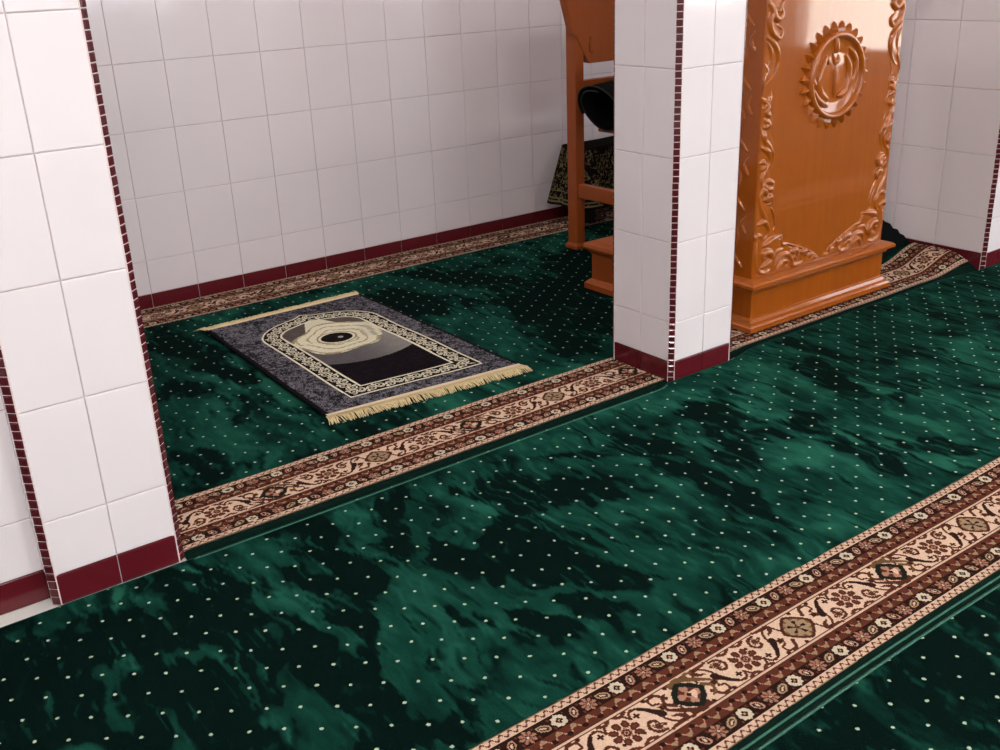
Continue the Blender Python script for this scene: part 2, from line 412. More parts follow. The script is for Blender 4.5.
# ------------------------------------------------------------------ carpets
N1, N2, N3 = Noise2(3), Noise2(8), Noise2(21)
C_CREAM = np.array(srgb(228, 192, 168)); C_RUST = np.array(srgb(94, 48, 36)); C_DARK = np.array(srgb(40, 22, 18)); C_BROWN = np.array(srgb(84, 44, 32))
C_PINK = np.array(srgb(190, 138, 116)); C_BEIGE = np.array(srgb(176, 146, 116)); C_GREENK = np.array(srgb(26, 32, 26)); C_PALE = np.array(srgb(214, 196, 172)); C_OLIVE = np.array(srgb(128, 92, 60))
def draw_border(L=1.24, W=.275, h=.0025):
    nx, ny = int(round(L/h)), int(round(W/h))
    x = (np.arange(nx)+.5)*h; y = (np.arange(ny)+.5)*h
    X, Y = np.meshgrid(x, y); img = np.zeros((ny, nx, 3)); 
    def put(mask, c): img[mask] = c
    e = np.minimum(Y, W-Y)            # distance from the nearer edge
    def per(x0, p): return (X-x0+p/2) % p-p/2
    img[:] = C_CREAM
    put(e < .0945, C_BROWN); put(e < .0915, C_CREAM*.9); put(e < .0865, C_BROWN); put(e < .084, C_RUST); put(e < .0575, C_DARK); put(e < .0235, C_DARK); put(e < .0205, C_CREAM*.92)
    # zigzag on the outer stripe
    zz = np.abs(((X/.020) % 1)-.5)*2*.014+.003
    put((e < .0205) & (np.abs(e-zz) < .0021), C_RUST*1.1)
    put((e < .002), C_BEIGE*.7)
    # meander on the rust stripe
    me_ = .0715+.0085*np.sin(2*np.pi*X/.0344)
    put((e > .058) & (e < .086) & (np.abs(e-me_) < .0022), C_PINK)
    for k, (off, c) in enumerate(((.0086, C_DARK), (.0258, C_BEIGE*.8))):
        dx = per(off, .0344); dy = e-(.0655 if k else .0775)
        put((dx/.0062)**2+(dy/.0048)**2 < 1, c)
    # motifs on the dark stripe (pale flower, oval, rosette, leaf)
    P = 1.24/9
    for half in (0, 1):
        hm = (Y < W/2) if half == 0 else (Y >= W/2)
        o0 = 0 if half == 0 else .012; dy = e-.0395
        dx = per(o0, P); r = np.hypot(dx, dy); th = np.arctan2(dy, dx)
        put(hm & (r < .0150+.0010*np.cos(8*th)), C_PALE); put(hm & (r < .0066+.0012*np.cos(4*th)), C_DARK); put(hm & (r < .0024), C_PINK)
        dx = per(o0+P*.25, P); u = (dx+.35*dy); 
        put(hm & ((u/.0088)**2+(dy/.0125)**2 < 1), C_PINK); put(hm & ((u/.0055)**2+(dy/.009)**2 < 1), C_DARK); put(hm & ((u/.0026)**2+(dy/.005)**2 < 1), C_PALE)
        dx = per(o0+P*.5, P); r = np.hypot(dx, dy); th = np.arctan2(dy, dx)
        put(hm & (r < .0150+.002*np.cos(8*th)), C_PINK*.75); put(hm & (r < .0135) & (np.cos(8*th) < -.4) & (r > .005), C_RUST); put(hm & (r < .0045), C_RUST*.7); put(hm & (r < .0025), C_PALE)
        dx = per(o0+P*.75, P); u = dx*.85+dy*.5; v = -dx*.5+dy*.85
        put(hm & ((u/.0145)**2+(v/.0085)**2 < 1), C_BEIGE); put(hm & ((u/.0105)**2+(v/.0052)**2 < 1), C_RUST*.8); put(hm & ((u/.007)**2+(v/.002)**2 < 1), C_PALE)
        # little fillers
        dx = per(o0+P*.125, P/4)
        put(hm & (np.abs(dx) < .0022) & (np.abs(np.abs(dy)-.012) < .003), C_RUST)
    # ---- cream field: medallions every .31, rosettes between, scrolls
    yc = W/2
    def stroke(pts, w, c, mirror=False, wend=None):
        pts = catmull(pts, 8); ws = np.linspace(w, wend if wend else w, len(pts))
        for (px, py), ww in zip(pts, ws):
            for sh in (-L, 0, L):
                xx = px+sh
                if xx < -.05 or xx > L+.05: continue
                i0, i1 = max(0, int((xx-ww)/h)-1), min(nx, int((xx+ww)/h)+2); j0, j1 = max(0, int((py-ww)/h)-1), min(ny, int((py+ww)/h)+2)
                if i1 <= i0: continue
                mm = (X[j0:j1, i0:i1]-xx)**2+(Y[j0:j1, i0:i1]-py)**2 < ww*ww
                img[j0:j1, i0:i1][mm] = c
    def flower(cx, cy, r0, n, c1, c2, c3):
        for sh in (-L, 0, L):
            dx = X-cx-sh; dy = Y-cy; r = np.hypot(dx, dy); th = np.arctan2(dy, dx)
            put(r < r0*(.80+.20*np.cos(n*th)), c1)
            put((r < r0*.86) & (r > r0*.5) & (np.cos(n*th) > .55), c2); put(r < r0*.46, c3); put(r < r0*.22, c1)
    for k in range(4):
        cx = .31*k+.10; sgn = 1 if k % 2 == 0 else -1
        S = lambda pts: [(cx+a, yc+sgn*b) for a, b in pts]
        S2 = lambda pts: [(cx-a, yc-sgn*b) for a, b in pts]
        for T in (S, S2):
            # vine that swings from the medallion over to the rosette
            stroke(T([(.034, .012), (.046, .034), (.064, .036), (.076, .020), (.082, -.004), (.096, -.030), (.114, -.036), (.128, -.022)]), .0028, C_BROWN)
            stroke(T([(.072, .004), (.082, -.010), (.090, -.022), (.102, -.034)]), .0080, C_DARK*1.3, wend=.0030)
            stroke(T([(.046, .036), (.052, .026), (.064, .020)]), .0062, C_BROWN, wend=.002)
            stroke(T([(.040, -.020), (.052, -.038), (.070, -.036), (.072, -.022), (.060, -.018)]), .0040, C_BROWN, wend=.0026)
            stroke(T([(.094, .038), (.110, .034), (.116, .018), (.108, .006), (.096, .010), (.098, .022)]), .0034, C_BROWN)
            stroke(T([(.120, .042), (.134, .036), (.148, .042)]), .0036, C_RUST); stroke(T([(.148, -.041), (.136, -.036), (.124, -.041)]), .0036, C_RUST)
            stroke(T([(.126, -.020), (.132, -.034), (.128, -.043)]), .0028, C_BROWN)
            stroke(T([(.060, .043), (.074, .040), (.086, .044)]), .0030, C_RUST)
            for (qx, qy, qr, c1, c2, c3) in ((.100, .024, .0120, C_BROWN, C_BEIGE, C_RUST), (.060, -.006, .0105, C_RUST, C_OLIVE, C_DARK), (.112, -.020, .0075, C_DARK, C_RUST, C_BROWN),
                                             (.052, .040, .0068, C_BROWN, C_RUST, C_DARK), (.088, .026, .0050, C_RUST, C_RUST, C_DARK), (.022, -.040, .0060, C_RUST, C_BROWN, C_DARK), (.078, -.040, .0055, C_BROWN, C_RUST, C_DARK), (.132, .020, .0050, C_BROWN, C_RUST, C_DARK)):
                fx, fy = T([(qx, qy)])[0]; flower(fx, fy, qr, 4 if qr < .009 else 5, c1, c2, c3)
        # medallion
        if k % 2 == 0:
            for T, c in ((S, C_OLIVE*.75), (S2, C_BROWN)):
                stroke(T([(-.010, .036), (.012, .040), (.030, .028), (.046, .016), (.060, .004)]), .0085, c, wend=.0035)
                stroke(T([(.024, .034), (.034, .044), (.046, .040)]), .0050, c, wend=.0025)
                stroke(T([(.040, .004), (.050, -.006), (.048, -.020), (.036, -.028)]), .0050, c, wend=.0025)
        for sh in (-L, 0, L):
            dx = X-cx-sh; dy = Y-yc; th = np.arctan2(dy, dx); r = np.hypot(dx, dy)
            d = np.abs(dx)/.046+np.abs(dy)/.047; el = (dx/.036)**2+(dy/.034)**2
            q = .55*d+.55*np.sqrt(el)
            if k % 2 == 0:
                put(q < 1.04, C_GREENK); put(q < .68, C_PINK*.9); put((q < .68) & (np.cos(4*th+.6) < -.1) & (r > .008), C_RUST); put((q < .50) & (dx > .002) & (dy < .006), C_CREAM); put(r < .0045, C_DARK)
            else:
                put(q < 1.14, C_BROWN*.8); put(q < .92, C_BEIGE*.85); put((q < .92) & (q > .74) & (np.cos(10*th) > .2), C_OLIVE)
                put((r < .021) & (np.cos(5*th+.4) > .45) & (r > .004), C_DARK); put(r < .0045, C_RUST)
        # rosette half way to the next medallion: eight separate petals round a pink heart
        fx = (cx+.155) % L
        for pt in range(8):
            a = math.pi/4*pt+.2
            for sh in (-L, 0, L):
                dx = X-fx-sh-.0235*math.cos(a); dy = Y-yc-.0215*math.sin(a); u = dx*math.cos(a)+dy*math.sin(a); v = -dx*math.sin(a)+dy*math.cos(a)
                put((u/.0098)**2+(v/.0076)**2 < 1, C_BROWN); put((u/.0050)**2+(v/.0030)**2 < 1, C_RUST*1.3)
        flower(fx, yc, .0150, 6, C_RUST, C_PINK, C_DARK); flower(fx, yc, .006, 4, C_PINK, C_PINK, C_RUST)
    # weave irregularity
    img *= (.90+.2*np.random.RandomState(5).rand(ny, nx, 1))
    return np.clip(img, 0, 1)
BORDER = draw_border()
def border_lookup(x, v, phase):
    """x along, v across (0..0.275)"""
    ny, nx, _ = BORDER.shape
    i = np.floor(((x-phase) % 1.24)/.0025).astype(int) % nx; j = np.clip(np.floor(v/.0025).astype(int), 0, ny-1)
    return BORDER[j, i]

NAP = []
def K(val, w, *pts): NAP.append((val, w, pts))
K(0.02, 0.1, (0.18, -0.26), (0.26, -0.43), (0.14, -0.40))
K(0.03, 0.09, (0.36, -0.18), (0.41, -0.30), (0.54, -0.25))
K(0.06, 0.07, (0.31, -0.39), (0.42, -0.43))
K(0.02, 0.08, (0.28, -0.52), (0.24, -0.45), (0.18, -0.32))
K(0.3, 0.05, (0.27, -0.00), (0.43, -0.10))
K(0.42, 0.03, (0.30, -0.25), (0.31, -0.33), (0.29, -0.48))
K(0.4, 0.02, (0.35, -0.44), (0.36, -0.51))
K(0.55, 0.05, (0.42, -0.41), (0.50, -0.44))
K(0.55, 0.06, (0.42, -0.50), (0.50, -0.58))
K(0.03, 0.09, (0.58, -0.12), (0.68, -0.21))
K(0, 0.08, (0.58, -0.31), (0.62, -0.46), (0.51, -0.38))
K(0.02, 0.06, (0.78, -0.23), (0.84, -0.36), (0.91, -0.33))
K(0.03, 0.05, (0.74, -0.40), (0.76, -0.49), (0.72, -0.62))
K(0, 0.075, (0.63, -0.55), (0.68, -0.63), (0.69, -0.72), (0.70, -0.81), (0.77, -0.84))
K(0.05, 0.04, (0.82, -0.62), (0.83, -0.68))
K(0.02, 0.035, (0.95, -0.59), (0.96, -0.66))
K(0.02, 0.06, (0.79, -0.78), (0.79, -0.86))
K(0.1, 0.05, (0.39, -0.59), (0.50, -0.67))
K(0.62, 0.03, (0.69, -0.17), (0.67, -0.31), (0.71, -0.41))
K(0.6, 0.03, (0.73, -0.22), (0.74, -0.36))
K(0.6, 0.04, (0.87, -0.47), (0.78, -0.56), (0.74, -0.70))
K(0.62, 0.05, (0.92, -0.48), (0.89, -0.64), (0.87, -0.77))
K(0.5, 0.05, (0.46, -0.42), (0.48, -0.56))
K(0.45, 0.04, (0.60, -0.61), (0.62, -0.73), (0.58, -0.78))
K(0.5, 0.04, (0.78, -0.72), (0.77, -0.78))
K(0.68, 0.045, (0.95, -0.07), (1.01, -0.12))
K(0.6, 0.03, (0.95, -0.21), (0.94, -0.30))
K(0.04, 0.05, (0.87, -0.01), (0.87, -0.13), (0.88, -0.24))
K(0.06, 0.05, (1.08, -0.12), (1.04, -0.22), (0.98, -0.27))
K(0.03, 0.07, (0.79, -0.26), (0.87, -0.36))
K(0.04, 0.05, (1.07, -0.37), (1.12, -0.47), (1.24, -0.34))
K(0.05, 0.04, (1.27, -0.22), (1.23, -0.15))
K(0.5, 0.02, (1.09, -0.18), (1.06, -0.31), (1.03, -0.39))
K(0.55, 0.03, (1.13, -0.34), (1.22, -0.32))
K(0.08, 0.05, (0.63, -0.09), (0.60, -0.19))
K(0.04, 0.07, (1.32, -0.23), (1.35, -0.31), (1.53, -0.41))
K(0.02, 0.07, (1.78, -0.26), (1.73, -0.36), (1.75, -0.51))
K(0.05, 0.05, (1.26, -0.33), (1.26, -0.46))
K(0.03, 0.05, (1.07, -0.40), (1.14, -0.50))
K(0.03, 0.08, (1.21, -0.47), (1.24, -0.62), (1.26, -0.79))
K(0.05, 0.04, (0.95, -0.60), (0.98, -0.65))
K(0.12, 0.04, (1.58, -0.16), (1.69, -0.23))
K(0.6, 0.06, (1.34, -0.40), (1.42, -0.48), (1.51, -0.51))
K(0.62, 0.06, (1.52, -0.06), (1.71, -0.15))
K(0.58, 0.06, (1.35, -0.56), (1.40, -0.76))
K(0.55, 0.06, (1.14, -0.72), (1.30, -0.86))
K(0.55, 0.06, (0.97, -0.47), (1.07, -0.65))
K(0.6, 0.05, (2.26, -0.08), (2.47, -0.17))
K(0.08, 0.06, (2.09, -0.24), (2.05, -0.42), (1.92, -0.47))
K(0.12, 0.05, (2.21, -0.43), (2.20, -0.62), (2.22, -0.74))
K(0.15, 0.05, (2.58, -0.23), (2.48, -0.50), (2.67, -0.55))
K(0.06, 0.04, (3.02, -0.38), (2.97, -0.48))
K(0.62, 0.06, (3.06, -0.45), (2.94, -0.63))
K(0.55, 0.05, (2.46, -0.51), (2.43, -0.65))
K(0.55, 0.06, (2.06, -0.86), (1.87, -0.81))
K(0.15, 0.05, (1.79, -0.58), (1.73, -0.73))
K(0.2, 0.05, (2.70, -0.09), (2.73, -0.23))
K(0.58, 0.04, (3.22, -0.06), (3.24, -0.21))
K(0.15, 0.05, (2.33, -0.73), (2.39, -0.84))
K(0, 0.22, (2.48, 0.99), (2.32, 0.68))
K(0, 0.15, (2.41, 1.36), (2.44, 1.02))
K(0.04, 0.1, (2.24, 1.58), (2.30, 1.36))
K(0.1, 0.05, (2.12, 1.06), (2.18, 1.03))
K(0.6, 0.09, (2.15, 0.92), (1.97, 0.61))
K(0.5, 0.07, (2.53, 1.36), (2.76, 1.31))
K(0.05, 0.1, (1.95, 1.39), (2.02, 1.14))
K(0.02, 0.2, (2.75, 0.92), (2.90, 1.23))
K(0.45, 0.05, (1.99, 0.52), (2.12, 0.30))
K(0.5, 0.06, (2.10, 1.55), (2.19, 1.31))
K(0.1, 0.1, (2.18, 0.49), (2.31, 0.52))
K(0.05, 0.08, (1.06, 1.50), (1.13, 1.27), (1.16, 0.95))
K(0.45, 0.08, (1.00, 1.24), (0.94, 0.94), (0.83, 0.76))
K(0.66, 0.1, (1.03, 0.78), (0.92, 0.52), (0.91, 0.36))
K(0.2, 0.05, (1.12, 0.80), (1.08, 0.63))
K(0.35, 0.06, (1.11, 0.58), (1.06, 0.39))
K(0.12, 0.05, (0.89, 0.99), (1.00, 0.94))
K(0.15, 0.06, (0.78, 0.51), (0.80, 0.37))
K(0.02, 0.2, (1.52, -1.36), (1.50, -1.45), (1.26, -1.32))
K(0.02, 0.1, (1.74, -1.23), (1.77, -1.30))
K(0.3, 0.03, (1.38, -1.27), (1.39, -1.35), (1.40, -1.43))
K(0.33, 0.025, (1.66, -1.29), (1.65, -1.33))
K(0.02, 0.09, (0.22, -0.16), (0.33, -0.24))
K(0.03, 0.07, (0.50, -0.50), (0.47, -0.62))
K(0.04, 0.06, (0.36, -0.42), (0.40, -0.52))
K(0.05, 0.05, (1.05, -0.72), (1.15, -0.80))
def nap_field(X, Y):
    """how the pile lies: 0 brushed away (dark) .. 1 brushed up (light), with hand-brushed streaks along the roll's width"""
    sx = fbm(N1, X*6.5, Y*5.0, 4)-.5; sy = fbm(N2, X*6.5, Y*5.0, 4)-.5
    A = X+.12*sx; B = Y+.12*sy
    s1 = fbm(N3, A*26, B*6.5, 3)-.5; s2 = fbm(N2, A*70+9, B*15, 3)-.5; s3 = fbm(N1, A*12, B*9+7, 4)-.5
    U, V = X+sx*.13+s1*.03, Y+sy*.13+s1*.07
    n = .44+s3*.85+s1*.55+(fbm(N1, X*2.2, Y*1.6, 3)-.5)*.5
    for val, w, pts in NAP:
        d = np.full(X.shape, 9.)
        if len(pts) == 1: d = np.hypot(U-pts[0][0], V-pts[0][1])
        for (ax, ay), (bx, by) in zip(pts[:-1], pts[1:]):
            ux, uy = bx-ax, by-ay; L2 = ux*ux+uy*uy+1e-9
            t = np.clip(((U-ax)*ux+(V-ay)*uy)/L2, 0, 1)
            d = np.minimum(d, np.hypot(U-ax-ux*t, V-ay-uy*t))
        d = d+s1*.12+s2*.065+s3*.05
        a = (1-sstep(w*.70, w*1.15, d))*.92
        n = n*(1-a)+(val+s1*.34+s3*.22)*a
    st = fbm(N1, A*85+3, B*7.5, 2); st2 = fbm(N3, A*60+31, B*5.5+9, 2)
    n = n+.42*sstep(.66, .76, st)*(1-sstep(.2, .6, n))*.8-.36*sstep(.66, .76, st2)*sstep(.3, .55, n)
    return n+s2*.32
def in_pillar(X, Y, g=.0):
    r = np.zeros(X.shape, bool)
    for x0, x1, y0, y1 in (PIL_L, PIL_M, PIL_R): r |= (X > x0-g) & (X < x1+g) & (Y > y0-g) & (Y < y1+g)
    return r
def centers(xs, ys): return np.meshgrid((xs[:-1]+xs[1:])/2, (ys[:-1]+ys[1:])/2)
def far_edge(X):            # far rim of the hall carpet, pushed against the pillars
    return -.022+.018*sstep(2.1, 2.17, X)+.030*sstep(2.44, 2.6, X)-.012*(1-sstep(.3, .34, X))*0
RIDGE = ((2.198, -.06), (2.236, -.41), (2.215, -.62))
def hall_z(X, Y):
    z = .0025*(fbm(N1, X*3, Y*3, 3)-.5)
    d = np.full(X.shape, 9.)
    for (ax, ay), (bx, by) in zip(RIDGE[:-1], RIDGE[1:]):
        ux, uy = bx-ax, by-ay; t = np.clip(((X-ax)*ux+(Y-ay)*uy)/(ux*ux+uy*uy), 0, 1)
        d = np.minimum(d, np.hypot(X-ax-ux*t, Y-ay-uy*t))
    z = z+.007*np.exp(-(d/.022)**2)
    return z
def carpet_sheet(parent, name, x0, x1, y0, y1, step, warp, zf, mats, kind, phase=0, flip=False, mask=None):
    nxs = int(round((x1-x0)/step[0]))+1; nys = max(2, int(round((y1-y0)/step[1]))+1)
    xs = np.linspace(x0, x1, nxs); ys = np.linspace(y0, y1, nys)
    CX, CY = centers(xs, ys)
    def zfun(X, Y):
        W = warp(X, Y); return X, W, zf(X, W)
    keep = None
    if mask is not None: keep = mask(CX, warp(CX, CY))
    X, Y = np.meshgrid(xs, ys)
    if kind == 'field':
        return grid_mesh(name, xs, ys, zfun, mats, parent, keep, vattr={'nap': nap_field(X, warp(X, Y))})
    if kind == 'border':
        v = (CY-y0) if not flip else (y1-CY)
        return grid_mesh(name, xs, ys, zfun, mats, parent, keep, fcol=border_lookup(CX, v*.275/(y1-y0), phase))
    return grid_mesh(name, xs, ys, zfun, mats, parent, keep)
def join_tag(root, *a, **k): tag(root, *a, **k)
def rim(parent, name, xs, yfun, zf, r, m, mb=None, drop=.0):
    mb = MB(); pts = [(x, yfun(x), float(zf(np.array([x]), np.array([yfun(x)]))[0])-drop) for x in xs]
    mb.tube(pts, r, 8); return mb.build(name, m, parent)

# -- hall carpet with the broad border along its near side
hall = empty('carpet', (1.8, -.6, 0))
tag(hall, 'green dotted carpet roll across the middle, broad floral border along its near side', 'carpet')
HX0, HX1 = -1.2, 6.9
def hall_warp(X, Y):         # the far rim follows the pillars; the rest stays straight
    k = sstep(-.30, -.022, Y); return Y+(far_edge(X)+.022)*k
def hall_warp2(X, Y): 
    W = hall_warp(X, Y)
    out = sstep(3.7, 3.95, X)*sstep(-.2, -.02, Y)*.03
    return W-out
hz = lambda X, Y: hall_z(X, Y)
carpet_sheet(hall, 'pile_field', HX0, 4.9, -.926, -.022, (.006, .006), hall_warp2, hz, [M['pile']], 'field')
carpet_sheet(hall, 'pile_field', 4.9, HX1, -.926, -.022, (.03, .03), hall_warp2, hz, [M['pile']], 'field')
carpet_sheet(hall, 'floral_border', -.1, 6.9, -1.2005, -.9255, (.0025, .0025), lambda X, Y: Y+.003*np.sin(X*5), hz, [M['knots']], 'border', 1.138-.10)
carpet_sheet(hall, 'dark_selvage', HX0, HX1, -1.229, -1.199, (.05, .008), lambda X, Y: Y+.003*np.sin(X*5), hz, [M['edge']], 'plain')
xs_ = np.arange(HX0, HX1, .03)
rim(hall, 'edge_binding', xs_, lambda x: -1.2165+.003*math.sin(x*5), hz, .0024, M['binding'])
rim(hall, 'rolled_rim', xs_, lambda x: float(hall_warp2(np.array([x]), np.array([-.022]))[0]), hz, .0045, M['rim'], drop=.004)
rim(hall, 'edge_binding', np.arange(.61, 2.16, .03), lambda x: float(hall_warp2(np.array([x]), np.array([-.028]))[0]), hz, .0018, M['binding'], drop=.0)
# -- nearest carpet
near = empty('carpet', (1.8, -1.8, 0))
tag(near, 'darkest plain dotted green carpet in the bottom right corner, nearest the viewer', 'carpet')
nz = lambda X, Y: .0025*(fbm(N2, X*3, Y*3, 3)-.5)
carpet_sheet(near, 'pile_field', -1.2, 6.9, -5.9, -2.45, (.04, .04), lambda X, Y: Y+.003*np.sin(X*5), nz, [M['pile']], 'field')
carpet_sheet(near, 'pile_field', -.3, 4.9, -2.45, -1.236, (.01, .01), lambda X, Y: Y+.003*np.sin(X*5), nz, [M['pile']], 'field')
carpet_sheet(near, 'pile_field', 4.9, 6.9, -2.45, -1.236, (.03, .03), lambda X, Y: Y+.003*np.sin(X*5), nz, [M['pile']], 'field')
rim(near, 'edge_binding', xs_[xs_ > -.3], lambda x: -1.2335+.003*math.sin(x*5), nz, .0026, M['binding'])
# -- niche carpet (behind the pillars): border along its near and far sides
nich = empty('carpet', (1.8, 1.0, 0))
tag(nich, 'green dotted carpet inside the niche, floral borders along its front and back wall', 'carpet')
def niche_lift(X, Y):
    return .052*sstep(3.72, 3.95, X)*sstep(-.02, .16, Y)
niz = lambda X, Y: .0025*(fbm(N3, X*3, Y*3, 3)-1.)-.0003+niche_lift(X, Y)
def niche_warp(X, Y): return Y+.034*sstep(2.2, 2.6, X)*(1-sstep(.3, 1.2, Y))
msk = lambda X, Y: ~in_pillar(X, Y, .002) & (X > XLN+.002)
NX0, NX1 = .325, 3.956
carpet_sheet(nich, 'pile_field', NX0, NX1, .279, 1.697, (.01, .01), niche_warp, niz, [M['pile']], 'field', mask=msk)
carpet_sheet(nich, 'front_floral_border', .600, NX1, .026, .280, (.0028, .0028), niche_warp, niz, [M['knots']], 'border', .893-.10, mask=msk)
carpet_sheet(nich, 'back_floral_border', NX0, NX1, 1.696, 1.930, (.0034, .0034), lambda X, Y: Y+.004*np.sin(X*3.1), niz, [M['knots']], 'border', .3, mask=msk)
carpet_sheet(nich, 'dark_selvage', .600, NX1, -.040, .027, (.02, .008), niche_warp, lambda X, Y: niz(X, Y)-.004-.008*(1-sstep(-.012, .018, Y-.034*sstep(2.2, 2.6, X))), [M['edge']], 'plain', mask=msk)

# ------------------------------------------------------------------ prayer rug
RB = [Vector((1.211, .455)), Vector((1.890, .394)), Vector((1.884, 1.475)), Vector((1.240, 1.467))]
def rug_map(u, v):            # u,v in 0..1
    return ((RB[0].x*(1-u)+RB[1].x*u)*(1-v)+(RB[3].x*(1-u)+RB[2].x*u)*v, (RB[0].y*(1-u)+RB[1].y*u)*(1-v)+(RB[3].y*(1-u)+RB[2].y*u)*v)
def poly_dist(X, Y, P):
    """signed distance (inside positive) to a closed outline, and arc length of the nearest rim point"""
    P = np.array(P); n = len(P); d = np.full(X.shape, 9.); arc = np.zeros(X.shape); ins = np.zeros(X.shape, bool); s = 0
    for i in range(n):
        a, b = P[i], P[(i+1) % n]; u = b-a; L2 = u@u
        if L2 < 1e-12: continue
        t = np.clip(((X-a[0])*u[0]+(Y-a[1])*u[1])/L2, 0, 1); q = np.hypot(X-a[0]-u[0]*t, Y-a[1]-u[1]*t)
        m = q < d; d[m] = q[m]; arc[m] = s+t[m]*math.sqrt(L2)
        c = ((a[1] > Y) != (b[1] > Y)); xi = a[0]+(Y-a[1])*u[0]/(u[1] if abs(u[1]) > 1e-12 else 1e-12)
        ins ^= c & (X < xi); s += math.sqrt(L2)
    return np.where(ins, d, -d), arc
def rug_pattern(S, T):
    W, H = .66, 1.04
    rn = np.random.RandomState(4).rand(*S.shape); na = .5*fbm(N1, S*200, T*110, 2)+.5*rn; nb = fbm(N2, S*90, T*110, 3); nc = fbm(N3, S*34, T*34, 2)
    navy = np.array(srgb(27, 24, 30)); greyv = np.array(srgb(134, 130, 139)); black = np.array(srgb(22, 17, 22)); cream = np.array(srgb(230, 220, 194))
    k = sstep(.44, .62, na*.62+nb*.38+.22*(nc-.5))[..., None]
    img = navy*(1-k)+greyv*k*.8
    edge = np.minimum(np.minimum(S, W-S), 9)
    img[edge < .010] = black
    half = [(.0, .090), (.232, .090), (.234, .30), (.234, .60), (.233, .755), (.220, .808), (.190, .850), (.145, .884), (.085, .907), (.040, .920), (0, .948)]
    cx = .345
    right = catmull(half[1:-1], 6)
    outl = [(cx+a, b) for a, b in right]+[(cx, .948)]+[(cx-a, b) for a, b in right[::-1]]
    D, A = poly_dist(S, T, outl)
    inside = D > 0
    img[inside] = cream
    img[(D > .007)] = black
    p = .064; a = (A % p)/p
    wav = np.abs(D-(.038+.014*np.sin(2*np.pi*a)))
    ring = np.hypot((a-.25)*p, D-.031); ring2 = np.hypot((a-.75)*p, D-.045)
    band = (D > .010) & (D < .066)
    img[band & (wav < .0028)] = cream*.92
    img[band & (np.abs(ring-.0125) < .0024)] = cream*.95; img[band & (np.abs(ring2-.0125) < .0024)] = cream*.95
    img[band & (ring < .0042)] = cream*.8; img[band & (ring2 < .0042)] = cream*.8
    leaf = ((a-.5)*p/.0052)**2+((D-.057)/.008)**2; img[band & (leaf < 1)] = cream*.9
    leaf = ((((a+.5) % 1)-.5)*p/.0052)**2+((D-.018)/.007)**2; img[band & (leaf < 1)] = cream*.9
    img[(D > .066)] = cream
    IN = D > .074
    taupe = np.array(srgb(92, 82, 78))
    img[IN] = taupe*(.8+.4*nc[IN][..., None])
    # woven picture: pale silvery oval frame round a dark stone, grey apron below, black cloth
    ex, ey = .345, .632
    dx, dy = S-ex, T-ey; r = np.hypot(dx/1.0, dy/1.02); th = np.arctan2(dy, dx)
    arc_low = np.hypot(S-.35, T-.67)
    g = np.array(srgb(96, 90, 92)); g2 = np.array(srgb(140, 134, 130))
    kk = sstep(.30, .52, S)[..., None]
    apron = IN & (T < .70)
    img[apron] = (g*(1-kk)+g2*kk)[apron]*(.85+.3*nb[apron][..., None])
    img[IN & (arc_low > .315) & (T < .66)] = black
    img[IN & (arc_low > .315) & (T < .66) & (nb > .62)] = black*1.8
    rr = r/(.160+.014*np.sin(2*th+.4)+.010*np.sin(5*th))
    pale = np.array(srgb(230, 222, 194)); pale2 = np.array(srgb(176, 160, 128))
    m = IN & (rr < 1.0)
    rings = .5+.5*np.sin(rr*27+1.6*th+1.4*np.sin(th*2+.5)+nb*2.5)
    col = pale*(rings[..., None] > .11)+pale2*(rings[..., None] <= .11)
    img[m] = col[m]
    m = IN & (np.abs(S-.35) < .10-(T-.70)*.45) & (T > .70) & (T < .872); img[m & (rr >= 1)] = pale*.93
    m2 = IN & (rr > .93) & (rr < 1.0) & (np.sin(th*9+nb*4) > -.2); img[m2] = pale2*.8
    m = IN & (rr < 1.06) & (rr > .6) & (th > -.55) & (th < .45); img[m] = (pale*.80)[None]*(.7+.5*rings[m][..., None])
    eye = np.hypot((dx-.0)/.058, dy/.050)+.12*np.cos(th)
    img[IN & (eye < 1.28)] = pale2*.75; img[IN & (eye < 1.16)] = pale; img[IN & (eye < 1.0)] = np.array(srgb(30, 22, 24))
    img[IN & (np.hypot(dx-.006, (dy+.004)) < .010)] = np.array(srgb(178, 172, 160))
    # plain cream binding at both short ends
    img[(T < .020) | (T > H-.014)] = np.array(srgb(226, 204, 172))
    return np.clip(img*(.9+.2*np.random.RandomState(9).rand(*S.shape)[..., None]), 0, 1)
rug = empty('prayer_rug', (1.55, .93, 0))
tag(rug, 'small dark prayer rug with a cream arched medallion, cream fringes, lying on green carpet', 'prayer rug')
def rug_z(X, Y): return .0125+.0028*(fbm(N2, X*6, Y*6, 2)-.5)+.0012*np.sin(Y*14+X*5)
nu, nv = 268, 418
us = np.linspace(0, 1, nu); vs = np.linspace(0, 1, nv)
CU, CV = centers(us, vs)
def rz(U, V):
    x, y = rug_map(U, V); y = y+.006*np.sin(x*11)*(V > .9)*0; return x, y, rug_z(x, y)
grid_mesh('woven_field', us, vs, rz, [M['rugknots']], rug, fcol=rug_pattern(CU*.66, CV*1.04))
